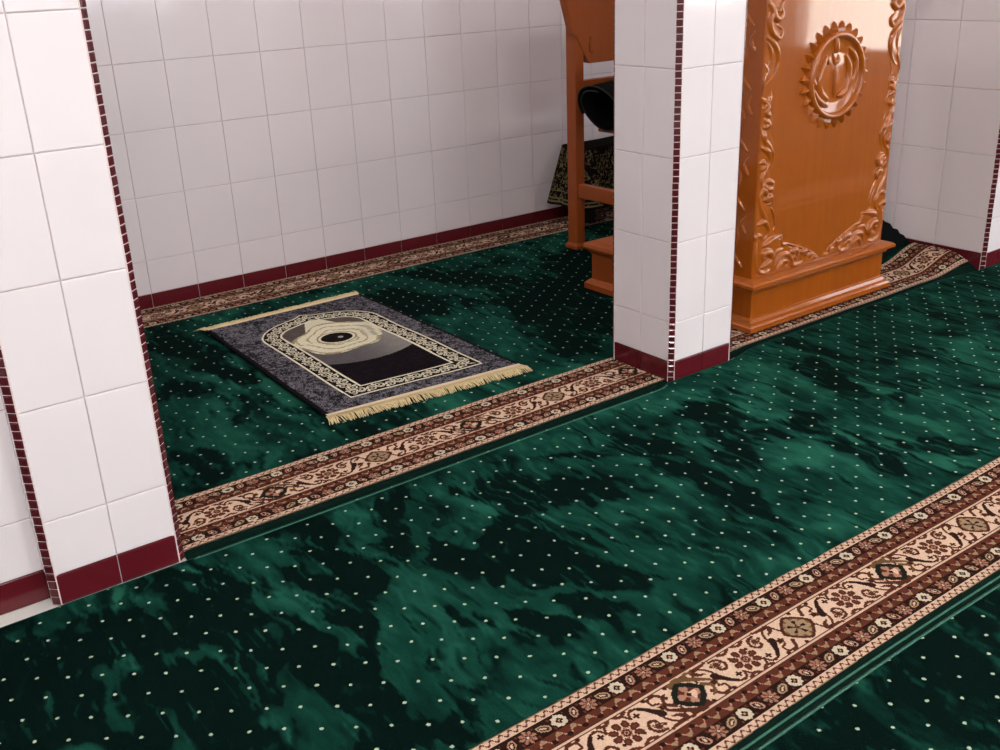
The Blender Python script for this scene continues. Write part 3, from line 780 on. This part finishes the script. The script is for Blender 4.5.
# selvage body under the weave (the rug's thickness)
for u0 in (0, 1):
    mb = MB()
    mb.tube([(x, y, float(rug_z(np.array(x), np.array(y)))-.004) for x, y in [rug_map(u0, v) for v in np.linspace(0, 1, 30)]], .0045, 6)
    mb.build('selvage', M['blackmat'], rug)
for end in (0, 1):
    mb = MB(); nst = 340
    for k in range(nst):
        u = (k+random.uniform(-.3, .3))/nst*1.012-.006; x, y = rug_map(u, end)
        lean = .35*math.sin(k*.09)+random.uniform(-.5, .5) + (-.5 if k < 14 else .5 if k > nst-14 else 0)
        L = random.uniform(.036, .050) if end == 0 else random.uniform(.034, .046)
        sg = -1 if end == 0 else 1
        if end == 1: lean -= .9*(1-u)
        p0 = Vector((x, y-sg*.004, .012)); p1 = Vector((x+lean*.010, y+sg*L*.5, .0115+random.uniform(0, .004))); p2 = Vector((x+lean*.020, y+sg*L, .003+random.uniform(0, .003)))
        mb.tube([p0, p1, p2], [.0019, .0016, .0010], 4, 0)
    mb.build('fringe', M['fringe'], rug)

# ------------------------------------------------------------------ pulpit with carved front
BX0, BX1, BF, BB = 2.712, 3.458, .150, .46
pul = empty('pulpit', ((BX0+BX1)/2, .3, 0))
tag(pul, 'glossy orange wooden pulpit with carved scroll borders and a round sun medallion', 'pulpit')
def skirt_profile(mb, prof, x0, x1, y0, y1):
    """moulding swept round a rectangle; prof = [(outward, z), ...]"""
    n = len(prof); vs = []
    for o, z in prof: vs += [(x0-o, y0-o, z), (x1+o, y0-o, z), (x1+o, y1+o, z), (x0-o, y1+o, z)]
    fs = []
    for k in range(n-1):
        for i in range(4): j = (i+1) % 4; fs.append((4*k+i, 4*k+j, 4*k+4+j, 4*k+4+i))
    fs.append((3, 2, 1, 0)); fs.append(tuple(4*(n-1)+i for i in range(4)))
    mb.add(vs, fs)
mb = MB(); mb.prism([(BX0, BF), (BX1, BF), (BX1, BB), (BX0, BB)], .16, 1.20, .003)
body = mb.build('body', M['wood'], pul)
mb = MB(); skirt_profile(mb, [(.0, .035), (.0, .165)], BX0-.006, BX1+.006, BF-.008, BB+.006); mb.build('plinth', M['wood'], pul)
mb = MB(); skirt_profile(mb, [(.004, .002), (.030, .002), (.030, .018), (.024, .024), (.014, .030), (.010, .040), (.004, .044)], BX0-.004, BX1+.004, BF-.006, BB+.006); mb.build('foot_moulding', M['wood'], pul)
mb = MB(); skirt_profile(mb, [(.002, .138), (.010, .140), (.014, .148), (.026, .156), (.034, .160), (.034, .170), (.026, .176), (.010, .182), (.002, .184)], BX0-.004, BX1+.004, BF-.006, BB+.006); mb.build('base_moulding', M['wood'], pul)
mb = MB(); skirt_profile(mb, [(.0, 1.19), (.02, 1.20), (.035, 1.22), (.035, 1.245), (.0, 1.25)], BX0, BX1, BF, BB); mb.build('top_board', M['wood'], pul)
def relief(name, strokes, blobs, x0, x1, z0, z1, parent, step=.0022, plane=BF, base=None, mat='wood_carved', hmax=.016, axis='y', mirror=None):
    """carving in relief: rounded strokes that rise from the panel"""
    xs = np.arange(x0, x1, step); zs = np.arange(z0, z1, step)
    X, Z = np.meshgrid(xs, zs); Hh = np.zeros(X.shape) if base is None else base(X, Z)
    for r0, r1, pts in strokes:
        C = catmull(pts, 9) if len(pts) > 2 else np.array([np.array(pts[0])*(1-t)+np.array(pts[1])*t for t in np.linspace(0, 1, 10)])
        rs = np.interp(np.linspace(0, 1, len(C)), [0, .15, .5, .85, 1], [r0*.6, r0, (r0+r1)/2*1.15, r1, r1*.5])
        for (px, pz), r in zip(C, rs):
            i0, i1 = int((px-r-x0)/step), int((px+r-x0)/step)+2; j0, j1 = int((pz-r-z0)/step), int((pz+r-z0)/step)+2
            i0, j0 = max(i0, 0), max(j0, 0); i1, j1 = min(i1, len(xs)), min(j1, len(zs))
            if i1 <= i0 or j1 <= j0: continue
            q = 1-((X[j0:j1, i0:i1]-px)**2+(Z[j0:j1, i0:i1]-pz)**2)/(r*r)
            h = np.sqrt(np.clip(q, 0, 1))*min(hmax, r*1.15)
            Hh[j0:j1, i0:i1] = np.maximum(Hh[j0:j1, i0:i1], h)
    for (px, pz, r) in blobs:
        q = 1-((X-px)**2+(Z-pz)**2)/(r*r); Hh = np.maximum(Hh, np.sqrt(np.clip(q, 0, 1))*min(hmax, r*1.2))
    m = (Hh[:-1, :-1]+Hh[1:, :-1]+Hh[:-1, 1:]+Hh[1:, 1:]) > .0006
    if axis == 'y': zf = lambda A, B: (A, plane-Hh+.0005, B)
    else: zf = lambda A, B: (plane-Hh+.0005, A, B)
    return grid_mesh(name, xs, zs, zf, [M[mat]], parent, m)
SCROLL = [
  (0.007, 0.012, [(0.084, 1.09), (0.066, 1.073), (0.073, 1.048), (0.055, 1.035), (0.035, 1.048), (0.043, 1.062)]) ,
  (0.012, 0.006, [(0.012, 1.082), (0.029, 1.057), (0.017, 1.028), (0.03, 0.997), (0.066, 0.976), (0.078, 1.0), (0.052, 1.017)]) ,
  (0.01, 0.004, [(0.012, 0.98), (0.048, 0.956), (0.065, 0.927), (0.064, 0.89), (0.043, 0.854), (0.01, 0.832)]) ,
  (0.008, 0.003, [(0.013, 0.965), (0.03, 0.936), (0.028, 0.905), (0.011, 0.882)]) ,
  (0.004, 0.006, [(0.004, 0.901), (0.021, 0.875), (0.004, 0.846), (0.003, 0.808)]) ,
  (0.008, 0.01, [(0.004, 0.789), (0.031, 0.767), (0.023, 0.746), (0.044, 0.734)]) ,
  (0.009, 0.004, [(0.012, 0.76), (0.039, 0.785), (0.029, 0.793)]) ,
  (0.01, 0.01, [(0.02, 0.724), (0.037, 0.706), (0.017, 0.698)]) ,
  (0.004, 0.01, [(0.002, 0.7), (0.015, 0.666), (0.048, 0.636), (0.061, 0.608)]) ,
  (0.009, 0.003, [(0.018, 0.685), (0.032, 0.644), (0.059, 0.621)]) ,
  (0.01, 0.005, [(0.013, 0.634), (0.045, 0.616), (0.057, 0.588), (0.045, 0.557), (0.031, 0.538)]) ,
  (0.006, 0.003, [(0.037, 0.65), (0.07, 0.613), (0.073, 0.579), (0.061, 0.548)]) ,
  (0.006, 0.009, [(0.007, 0.582), (0.022, 0.586), (0.033, 0.572), (0.019, 0.56)]) ,
  (0.006, 0.011, [(0.03, 0.491), (0.043, 0.517), (0.075, 0.508), (0.071, 0.488), (0.05, 0.495)]) ,
  (0.011, 0.006, [(0.044, 0.455), (0.069, 0.462), (0.076, 0.443), (0.056, 0.436)]) ,
  (0.005, 0.009, [(0.011, 0.481), (0.02, 0.439), (0.038, 0.408), (0.061, 0.377)]) ,
  (0.004, 0.003, [(0.072, 0.43), (0.095, 0.398), (0.105, 0.355), (0.091, 0.329)]) ,
  (0.01, 0.005, [(0.015, 0.374), (0.045, 0.379), (0.068, 0.354), (0.065, 0.327), (0.046, 0.316)]) ,
  (0.007, 0.005, [(0.004, 0.324), (0.013, 0.336), (0.034, 0.329), (0.03, 0.312)]) ,
  (0.012, 0.004, [(0.053, 0.294), (0.088, 0.308), (0.119, 0.313), (0.146, 0.315)]) ,
  (0.004, 0.004, [(0.146, 0.315), (0.149, 0.283), (0.182, 0.276)]) ,
  (0.012, 0.01, [(0.047, 0.245), (0.055, 0.268), (0.087, 0.262), (0.095, 0.236), (0.069, 0.226), (0.044, 0.217)]) ,
  (0.006, 0.006, [(0.015, 0.251), (0.023, 0.214), (0.056, 0.196), (0.093, 0.2)]) ,
  (0.009, 0.006, [(0.119, 0.209), (0.137, 0.238), (0.18, 0.24), (0.205, 0.214), (0.218, 0.193), (0.262, 0.195), (0.26, 0.218)]) ,
  (0.009, 0.005, [(0.131, 0.192), (0.155, 0.22), (0.189, 0.209), (0.174, 0.19)]) ,
  (0.01, 0.007, [(0.202, 0.244), (0.229, 0.246), (0.242, 0.225)]) ,
  (0.01, 0.007, [(0.258, 0.233), (0.28, 0.232), (0.283, 0.213)]) ,
  (0.008, 0.006, [(0.299, 0.213), (0.322, 0.213), (0.318, 0.199)]) ,
  (0.007, 0.004, [(0.335, 0.199), (0.359, 0.194)]) ,
  (0.004, 0.004, [(0.036, 0.182), (0.132, 0.177), (0.231, 0.179), (0.343, 0.182)]) ,
  (0.004, 0.004, [(0.165, 0.283), (0.21, 0.267), (0.28, 0.24), (0.352, 0.203)]) ,
]
SCRIPT = [(0.008, 0.009, [(-0.014, 0.128), (-0.008, 0.08)]), (0.006, 0.006, [(-0.026, 0.076), (-0.013, 0.047), (0.005, 0.051), (0.003, 0.068)]), (0.008, 0.008, [(-0.009, 0.035), (-0.006, -0.017), (-0.004, -0.069)]), (0.008, 0.013, [(-0.06, 0.068), (-0.077, 0.035), (-0.088, -0.009), (-0.077, -0.05), (-0.042, -0.076)]), (0.006, 0.006, [(-0.06, 0.068), (-0.045, 0.044)]), (0.009, 0.013, [(0.046, 0.064), (0.065, 0.023), (0.066, -0.024), (0.049, -0.057), (0.017, -0.068)]), (0.008, 0.012, [(-0.096, 0.082), (-0.123, 0.039), (-0.128, 0.001), (-0.111, -0.024)]), (0.01, 0.007, [(0.063, 0.086), (0.097, 0.049), (0.099, 0.002), (0.075, -0.036)]), (0.008, 0.008, [(-0.119, -0.034), (-0.091, -0.071), (-0.036, -0.1)])]

# background slab of low relief behind the scrolls
EXTRA = [(.006, .004, [(.020, .20), (.012, .26), (.020, .33)]), (.006, .010, [(.02, .47), (.035, .49), (.05, .47)]), (.005, .005, [(.10, .23), (.125, .262), (.16, .262)]),
         (.008, .004, [(.03, .55), (.02, .52), (.03, .49)]), (.008, .006, [(.20, .20), (.215, .225), (.24, .21)]), (.007, .012, [(.07, 1.10), (.04, 1.12), (.03, 1.16), (.06, 1.19)])]
STR = [(a*1.08, b*1.08, [(x, z) for x, z in p]) for a, b, p in SCROLL+EXTRA]
BL = [(.040, .500, .010), (.062, .452, .010), (.215, .238, .009), (.270, .226, .009), (.312, .207, .008), (.340, .197, .007), (.052, .250, .012), (.055, 1.06, .010), (.05, .985, .010), (.028, .745, .010), (.03, .70, .009)]
def slab(sgn, xe):
    def f(X, Z):
        a = (X-xe)*sgn
        w = np.interp(Z, [.18, .205, .24, .28, .31, .36, .45, .60, .80, 1.0, 1.2], [.36, .33, .25, .17, .12, .09, .072, .064, .050, .066, .072])
        w = w+.006*np.sin(Z*90)
        return np.where((a > .006) & (a < w) & (Z > .186), .0022, 0)
    return f
relief('carved_scroll_border', [(a, b, [(BX0+x, z) for x, z in p]) for a, b, p in STR], [(BX0+x, z, r) for x, z, r in BL], BX0, BX0+.38, .180, 1.19, pul, base=slab(1, BX0))
relief('carved_scroll_border', [(a, b, [(BX1-x, z) for x, z in p]) for a, b, p in STR], [(BX1-x, z, r) for x, z, r in BL], BX1-.38, BX1, .180, 1.19, pul, base=slab(-1, BX1))
# carved left flank (axis x): repeating scrolls in low relief
fl = []
for k in range(5):
    z0 = .22+k*.2
    fl += [(.010, .006, [(.30+.05*math.cos(t)*(1-t/9), z0+.09+.05*math.sin(t)*(1-t/9)) for t in np.linspace(0, 6, 12)]), (.008, .004, [(.20, z0), (.24, z0+.05), (.22, z0+.11), (.26, z0+.17)]), (.008, .004, [(.40, z0+.02), (.37, z0+.08), (.40, z0+.15)])]
    fl += [(.008, .004, [(.19, z0+.12), (.205, z0+.15), (.19, z0+.18)])]
relief('carved_flank', fl, [], BF+.02, BB-.02, .20, 1.18, pul, plane=BX0, axis='x', hmax=.007, step=.003)
# sun medallion
MC = (3.080, .832); RX, RZ = .150, .145
rays = MB()
NR = 26
for k in range(NR):
    t = 2*math.pi*k/NR; c, s_ = math.cos(t), math.sin(t); dt = math.pi/NR*.95
    P = lambda rr, tt, h: (MC[0]+RX*rr*math.cos(tt), BF-h, MC[1]+RZ*rr*math.sin(tt))
    vs_ = [P(.93, t-dt, .0), P(.93, t+dt, .0), P(1.06, t+dt*.95, .0), P(1.24, t, .0), P(1.06, t-dt*.95, .0), P(.93, t, .016), P(1.08, t, .017), P(1.19, t, .010)]
    rays.add(vs_, [(0, 5, 1), (1, 5, 6, 2), (0, 4, 6, 5), (2, 6, 7, 3), (4, 3, 7, 6)])
medal = MB()
prof = [(1.0, .0), (1.0, .010), (.985, .019), (.945, .024), (.895, .023), (.865, .016), (.855, .009), (.83, .007), (.5, .0085), (.0, .010)]
n = 72; vs_ = []; fs_ = []
for rr, h in prof:
    for i in range(n): t = 2*math.pi*i/n; vs_.append((MC[0]+RX*rr*math.cos(t), BF-h, MC[1]+RZ*rr*math.sin(t)))
for k in range(len(prof)-1):
    for i in range(n): j = (i+1) % n; fs_.append((k*n+i, k*n+j, (k+1)*n+j, (k+1)*n+i))
medal.add(vs_, fs_, 0, True)
med = medal.build('medallion', M['wood_carved'], pul)
rays.build('sun_ray_rim', M['wood_carved'], med)
relief('calligraphy', [(a*1.25, b*1.25, [(MC[0]+x*1.02, MC[1]+z*.98) for x, z in p]) for a, b, p in SCRIPT], [], MC[0]-RX, MC[0]+RX, MC[1]-RZ, MC[1]+RZ, med, step=.0018, plane=BF-.0085, hmax=.013)

# ------------------------------------------------------------------ step behind the pulpit
st = empty('wooden_step', (3.0, .72, 0)); tag(st, 'low moulded wooden step on the carpet in front of the wooden chair', 'step')
SX0, SX1, SY0, SY1 = 2.640, 3.36, .56, .90
mb = MB(); skirt_profile(mb, [(0, .03), (0, .18)], SX0, SX1, SY0, SY1); mb.build('step_body', M['chairwood'], st)
mb = MB(); skirt_profile(mb, [(.002, .002), (.022, .002), (.022, .024), (.014, .032), (.006, .040), (.0, .042)], SX0, SX1, SY0, SY1); mb.build('foot_moulding', M['chairwood'], st)
mb = MB(); skirt_profile(mb, [(.0, .145), (.008, .15), (.012, .158), (.024, .166), (.026, .174), (.022, .186), (.012, .192), (-.004, .196)], SX0, SX1, SY0, SY1); mb.build('tread', M['chairwood'], st)

# ------------------------------------------------------------------ wooden chair
ch = empty('wooden_chair', (3.24, 1.2, 0)); tag(ch, 'tall reddish wooden chair with solid flared back standing half behind the pillar', 'chair')
CXA, CXB, CYA, CYB = 2.981, 3.50, .985, 1.452; PW = .050
def post(x, y, z1):
    mb = MB(); mb.prism([(x, y), (x+PW, y), (x+PW, y+.062), (x, y+.062)], .0, z1, .003)
    o = mb.build('leg', M['chairwood'], ch)
    f = MB(); skirt_profile(f, [(.0, .0), (.009, .0), (.009, .012), (.004, .020), (.0, .026)], x, x+PW, y, y+.062); f.build('foot', M['chairwood'], o)
post(CXA, CYB-.062, .99); post(CXB-PW, CYB-.062, .99)
post(CXA, CYA, .54); post(CXB-PW, CYA, .54)
# flared back panel (outline in x,z), a little thicker than the posts
out = [(CXA+.078, .812), (CXB-.078, .812), (CXB-.060, .835), (CXB-.002, .93), (CXB+.012, .932), (CXB+.058, 1.085), (CXB-.16, 1.13), ((CXA+CXB)/2, 1.15), (CXA+.16, 1.13), (CXA-.058, 1.085), (CXA-.012, .932), (CXA+.002, .93), (CXA+.060, .835)]
mb = MB(); mb.prism(out, 0, .040, .004, T=lambda x, y, z: (x, CYB-.066+z, y))
bp = mb.build('back_panel', M['chairwood'], ch)
for sx, s in ((CXA, 1), (CXB, -1)):
    mb = MB()
    mb.tube([(sx+s*.082, CYB-.067, .92), (sx+s*.079, CYB-.067, .89), (sx+s*.082, CYB-.067, .862)]+[(sx+s*(.100+.018*math.cos(t)*(1-t/8)), CYB-.067, .862+.018*math.sin(t)*(1-t/8)) for t in np.linspace(3.2, 8.5, 16)], .0032, 6)
    mb.build('carved_scroll', M['chairwood'], bp)
mb = MB(); mb.prism([(CXA+PW, CYB-.056), (CXB-PW, CYB-.056), (CXB-PW, CYB-.02), (CXA+PW, CYB-.02)], .690, .742, .003); mb.build('back_rail', M['chairwood'], ch)
for z0, z1 in ((.238, .298),):
    for x in (CXA+.008, CXB-.042):
        mb = MB(); mb.prism([(x, CYA+.062), (x+.034, CYA+.062), (x+.034, CYB-.062), (x, CYB-.062)], z0, z1, .003); mb.build('stretcher', M['chairwood'], ch)
mb = MB(); mb.prism([(CXA+PW, CYA+.01), (CXB-PW, CYA+.01), (CXB-PW, CYA+.045), (CXA+PW, CYA+.045)], .238, .298, .003); mb.build('stretcher', M['chairwood'], ch)
mb = MB(); mb.prism([(CXA+.125, CYA+.064), (CXB-.004, CYA-.02), (CXB-.004, CYB-.064), (CXA+.125, CYB-.064)], .516, .531, .004); mb.build('seat', M['chairwood'], ch)

# ------------------------------------------------------------------ rolled black mat on the chair's seat
rm = empty('rolled_mat', (3.15, 1.2, .56)); tag(rm, 'rolled black mat lying on the wooden chair, its open end towards the prayer rug', 'rolled mat')
A0, A1 = Vector((2.925, 1.170, .650)), Vector((3.42, 1.225, .672))
ax = (A1-A0).normalized(); sd = ax.cross(Vector((0, 0, 1))).normalized(); upv = sd.cross(ax)
spir = MB(); vs_ = []; fs_ = []; NT_, NL = 110, 8
th0, th1 = 1.2, 1.2+2*math.pi*1.35
for side in (0, 1):
    for i in range(NT_+1):
        t = th0+(th1-th0)*i/NT_; r = .078+.025*(i/NT_) + (.0052 if side else 0)
        for k in range(NL+1):
            q = k/NL; end = 1-.05*math.exp(-q*9); 
            c = A0.lerp(A1, q); tel = ax*(-.030*(1-q)*(1-i/NT_)*0)
            rr = r*(1+.04*math.sin(3*t+q*4)*.5); sl = -.42*math.exp(-q*6)
            off = sd*math.cos(t)*rr*1.05+upv*math.sin(t)*rr
            p = c+off+ax*(sl*0.10*math.sin(t))*1.0+tel
            vs_.append(p)
W_ = NL+1; O2 = (NT_+1)*W_
for i in range(NT_):
    for k in range(NL):
        a = i*W_+k; fs_.append((a, a+1, a+W_+1, a+W_)); b = O2+a; fs_.append((b, b+W_, b+W_+1, b+1))
    a = i*W_; fs_.append((a, a+W_, O2+a+W_, O2+a)); a = i*W_+NL; fs_.append((a, O2+a, O2+a+W_, a+W_))
a = NT_*W_; fs_ += [(a+k, a+k+1, O2+a+k+1, O2+a+k) for k in range(NL)]
spir.add(vs_, fs_, 0, True); spir.build('mat_sheet', M['blackmat'], rm)
eb = MB()
eb.tube([vs_[O2+i*W_]-ax*.001 for i in range(0, NT_+1, 2)], .0036, 6); eb.build('edge_binding', M['dark'], rm)

# ------------------------------------------------------------------ low table under a dark patterned cloth, against the back wall
TX0, TX1, TY0, TY1, TZ = 3.315, 3.70, 1.70, 1.88, .375
tb = empty('low_table', ((TX0+TX1)/2, (TY0+TY1)/2, 0)); tag(tb, 'low dark table hidden under a patterned cloth behind the wooden chair', 'table')
mb = MB(); mb.prism([(TX0+.012, TY0+.01), (TX1-.012, TY0+.01), (TX1-.012, TY1-.01), (TX0+.012, TY1-.01)], .355, .378, .003); mb.build('table_top', M['dark'], tb)
for x in (TX0+.03, TX1-.07):
    for y in (TY0+.02, TY1-.06):
        mb = MB(); mb.prism([(x, y), (x+.04, y), (x+.04, y+.04), (x, y+.04)], .0 if y < 1.8 else .004, .355, .002); mb.build('leg', M['dark'], tb)
nU, nV = 96, 44
V2 = []; colr = []
gold = np.array(srgb(124, 112, 78)); blk = np.array(srgb(20, 17, 17))
per_ = [(TX0, TY1), (TX0, TY0), (TX1, TY0), (TX1, TY1)]
lens = [TY1-TY0, TX1-TX0, TY1-TY0]; tot = sum(lens)
def rim_pt(s):
    s *= tot
    if s < lens[0]: return Vector((TX0, TY1-s)), Vector((-1, 0))
    s -= lens[0]
    if s < lens[1]: return Vector((TX0+s, TY0)), Vector((0, -1))
    return Vector((TX1, TY0+s-lens[1])), Vector((1, 0))
def cloth(U, V):
    X = np.zeros(U.shape); Y = np.zeros(U.shape); Z = np.zeros(U.shape)
    for idx in np.ndindex(U.shape):
        s = U[idx]; v = V[idx]
        p, nrm = rim_pt(min(max(s, 0), 1))
        # blend the outward direction round the corners
        sc = s*tot
        for corner, na, nb in ((lens[0], Vector((-1, 0)), Vector((0, -1))), (lens[0]+lens[1], Vector((0, -1)), Vector((1, 0)))):
            k = (sc-corner)/.07
            if abs(k) < 1: w = (k+1)/2; nrm = (na*(1-w)+nb*w).normalized()*1.12
        if v < .2:      # on the table top
            q = (v/.2); cx, cy = (TX0+TX1)/2, TY1-.02
            X[idx] = cx+(p.x-cx)*q; Y[idx] = cy+(p.y-cy)*q; Z[idx] = TZ+.004
        else:
            q = (v-.2)/.8; dr = q*.275
            fold = .010*math.sin(sc*44)*q
            if p.y > TY0+.10: nrm = nrm*1.0
            o = .006+(.105*q if abs(nrm.x) > .3 else .045*q)+fold
            X[idx] = p.x+nrm.x*o; Y[idx] = min(p.y+nrm.y*o, 1.915); Z[idx] = TZ+.004-dr
    return X, Y, Z
uu = np.linspace(0, 1, nU*3); vv = np.linspace(0, 1, nV*2); cu, cv = centers(uu, vv)
xx = cu*tot; zz2 = cv*.34
k1 = fbm(N1, xx*80, zz2*60, 2); k2 = fbm(N2, xx*50+4, zz2*110, 2)
pat = (np.abs(k1-.5) < .055) | ((np.abs(k2-.5) < .035) & (k1 > .5))
pat &= (cv > .2)
for b0, b1 in ((.90, .915), (.945, .96), (.80, .812)): pat |= (cv > b0) & (cv < b1)
pat &= ~((cv > .965)); pat[(cv > .20) & (cv < .235)] = False
fc = np.where(pat[..., None], gold, blk)
cl = grid_mesh('table_cloth', uu, vv, cloth, [M['knots']], None, fcol=fc)
tag(cl, 'black cloth with a gold leaf pattern draped over the low table behind the chair', 'cloth')
# crumpled dark green bag-like mat tucked behind the pulpit
mb = MB()
def clump(x, y, z): pass
nn = 22
U_, V_ = np.linspace(0, 1, nn), np.linspace(0, 1, nn)
def crump(U, V):
    X = 3.58+.372*U; Y = .33+.50*V
    hgt = .03+.085*np.sin(np.pi*np.clip(U*.72, 0, 1))**.8*np.sin(np.pi*np.clip(V, 0, 1))**.5
    Z = .004+hgt*(.62+.8*fbm(N2, X*14, Y*14, 3))*np.minimum(1, 6*np.minimum(np.minimum(U, 1-U), np.minimum(V, 1-V)))
    return X, Y+.02*(fbm(N1, X*12, Y*12, 2)-.5), Z + niche_lift(X, Y)+.006
fm = grid_mesh('folded_cloth', U_, V_, crump, [M['blackmat']], None)
tag(fm, 'crumpled black cloth on the floor between pulpit and tiled right wall', 'cloth')

# ------------------------------------------------------------------ ceiling lamps
def lamp(x, y, L, power, w=.30, rot=0., label=''):
    t = empty('ceiling_lamp', (x, y, ZC)); tag(t, label, 'lamp')
    mb = MB(); mb.box(x-L/2, x+L/2, y-w/2, y+w/2, ZC-.05, ZC, .006); mb.build('lamp_housing', M['metal'], t)
    mb = MB(); mb.box(x-L/2+.02, x+L/2-.02, y-w/2+.02, y+w/2-.02, ZC-.062, ZC-.048, .004); mb.build('diffuser', M['tube'], t)
    ld = bpy.data.lights.new('ceiling_lamp_light', 'AREA'); ld.shape = 'RECTANGLE'; ld.size = L; ld.size_y = w; ld.energy = power; ld.color = (1., .96, .92)
    lo = bpy.data.objects.new('ceiling_lamp_light', ld); COL.objects.link(lo); lo.location = (x, y, ZC-.08)
LG = 'ceiling lamps of the hall'
lamp(2.0, -2.6, 1.2, 42, label='long white ceiling lamp of the hall, nearest the middle pillar')
lamp(4.6, -2.6, 1.2, 30, label='long white ceiling lamp of the hall, nearest the windows')
lamp(.1, -1.7, .9, 46, .2, label='white ceiling lamp added out of view to brighten the left pillar')  # extra unseen lamp, put in to lift the left pillar's front
lamp(1.9, 1.0, .5, 14, .3, label='short white ceiling lamp inside the niche above the prayer rug')

# ------------------------------------------------------------------ daylight and camera
w = bpy.data.worlds.new('World'); bpy.context.scene.world = w; w.use_nodes = True
bg = w.node_tree.nodes['Background']; bg.inputs[0].default_value = (.94, .965, 1., 1); bg.inputs[1].default_value = 6.5
def portal(x, y, z, sx, sy, rot):
    ld = bpy.data.lights.new('window_portal', 'AREA'); ld.shape = 'RECTANGLE'; ld.size = sx; ld.size_y = sy; ld.cycles.is_portal = True
    o = bpy.data.objects.new('window_portal', ld); COL.objects.link(o); o.location = (x, y, z); o.rotation_euler = rot
portal(-.5, -6.22, 1.675, 2.8, 1.55, (math.pi/2, 0, 0))  # this and the next portal serve the added rear windows
portal(4.0, -6.22, 1.675, 2.8, 1.55, (math.pi/2, 0, 0))
portal(WX+.17, -2.0, 1.475, 1.95, 2.2, (0, math.pi/2, 0))
portal(WX+.17, -4.75, 1.625, 1.65, 1.3, (0, math.pi/2, 0))
sl = bpy.data.lights.new('sun', 'SUN'); sl.energy = 26; sl.angle = .009; sl.color = (1., .95, .86)
so = bpy.data.objects.new('sun', sl); COL.objects.link(so); so.rotation_euler = Vector((.30, -.12, -1)).to_track_quat('-Z', 'Y').to_euler()
cd = bpy.data.cameras.new('Camera'); cam = bpy.data.objects.new('Camera', cd); COL.objects.link(cam)
cd.sensor_width = 36; cd.sensor_fit = 'HORIZONTAL'; cd.lens = 36*1028.93/1000; cd.clip_start = .02
Rm = Matrix(((.801042, .253026, -.542504), (-.597377, .279798, -.751567), (-.038374, .926116, .375282)))
cam.matrix_world = Matrix.Translation((-.000811, -2.098365, 1.247823)) @ Rm.to_4x4()
sc = bpy.context.scene; sc.camera = cam
vs2 = sc.view_settings; vs2.view_transform = 'Standard'; vs2.look = 'None'; vs2.gamma = 1; vs2.use_curve_mapping = False; vs2.exposure = -.16
sc.cycles.use_denoising = True
sc.cycles.max_bounces = 8; sc.cycles.diffuse_bounces = 4; sc.cycles.glossy_bounces = 4

bpy.context.view_layer.update()
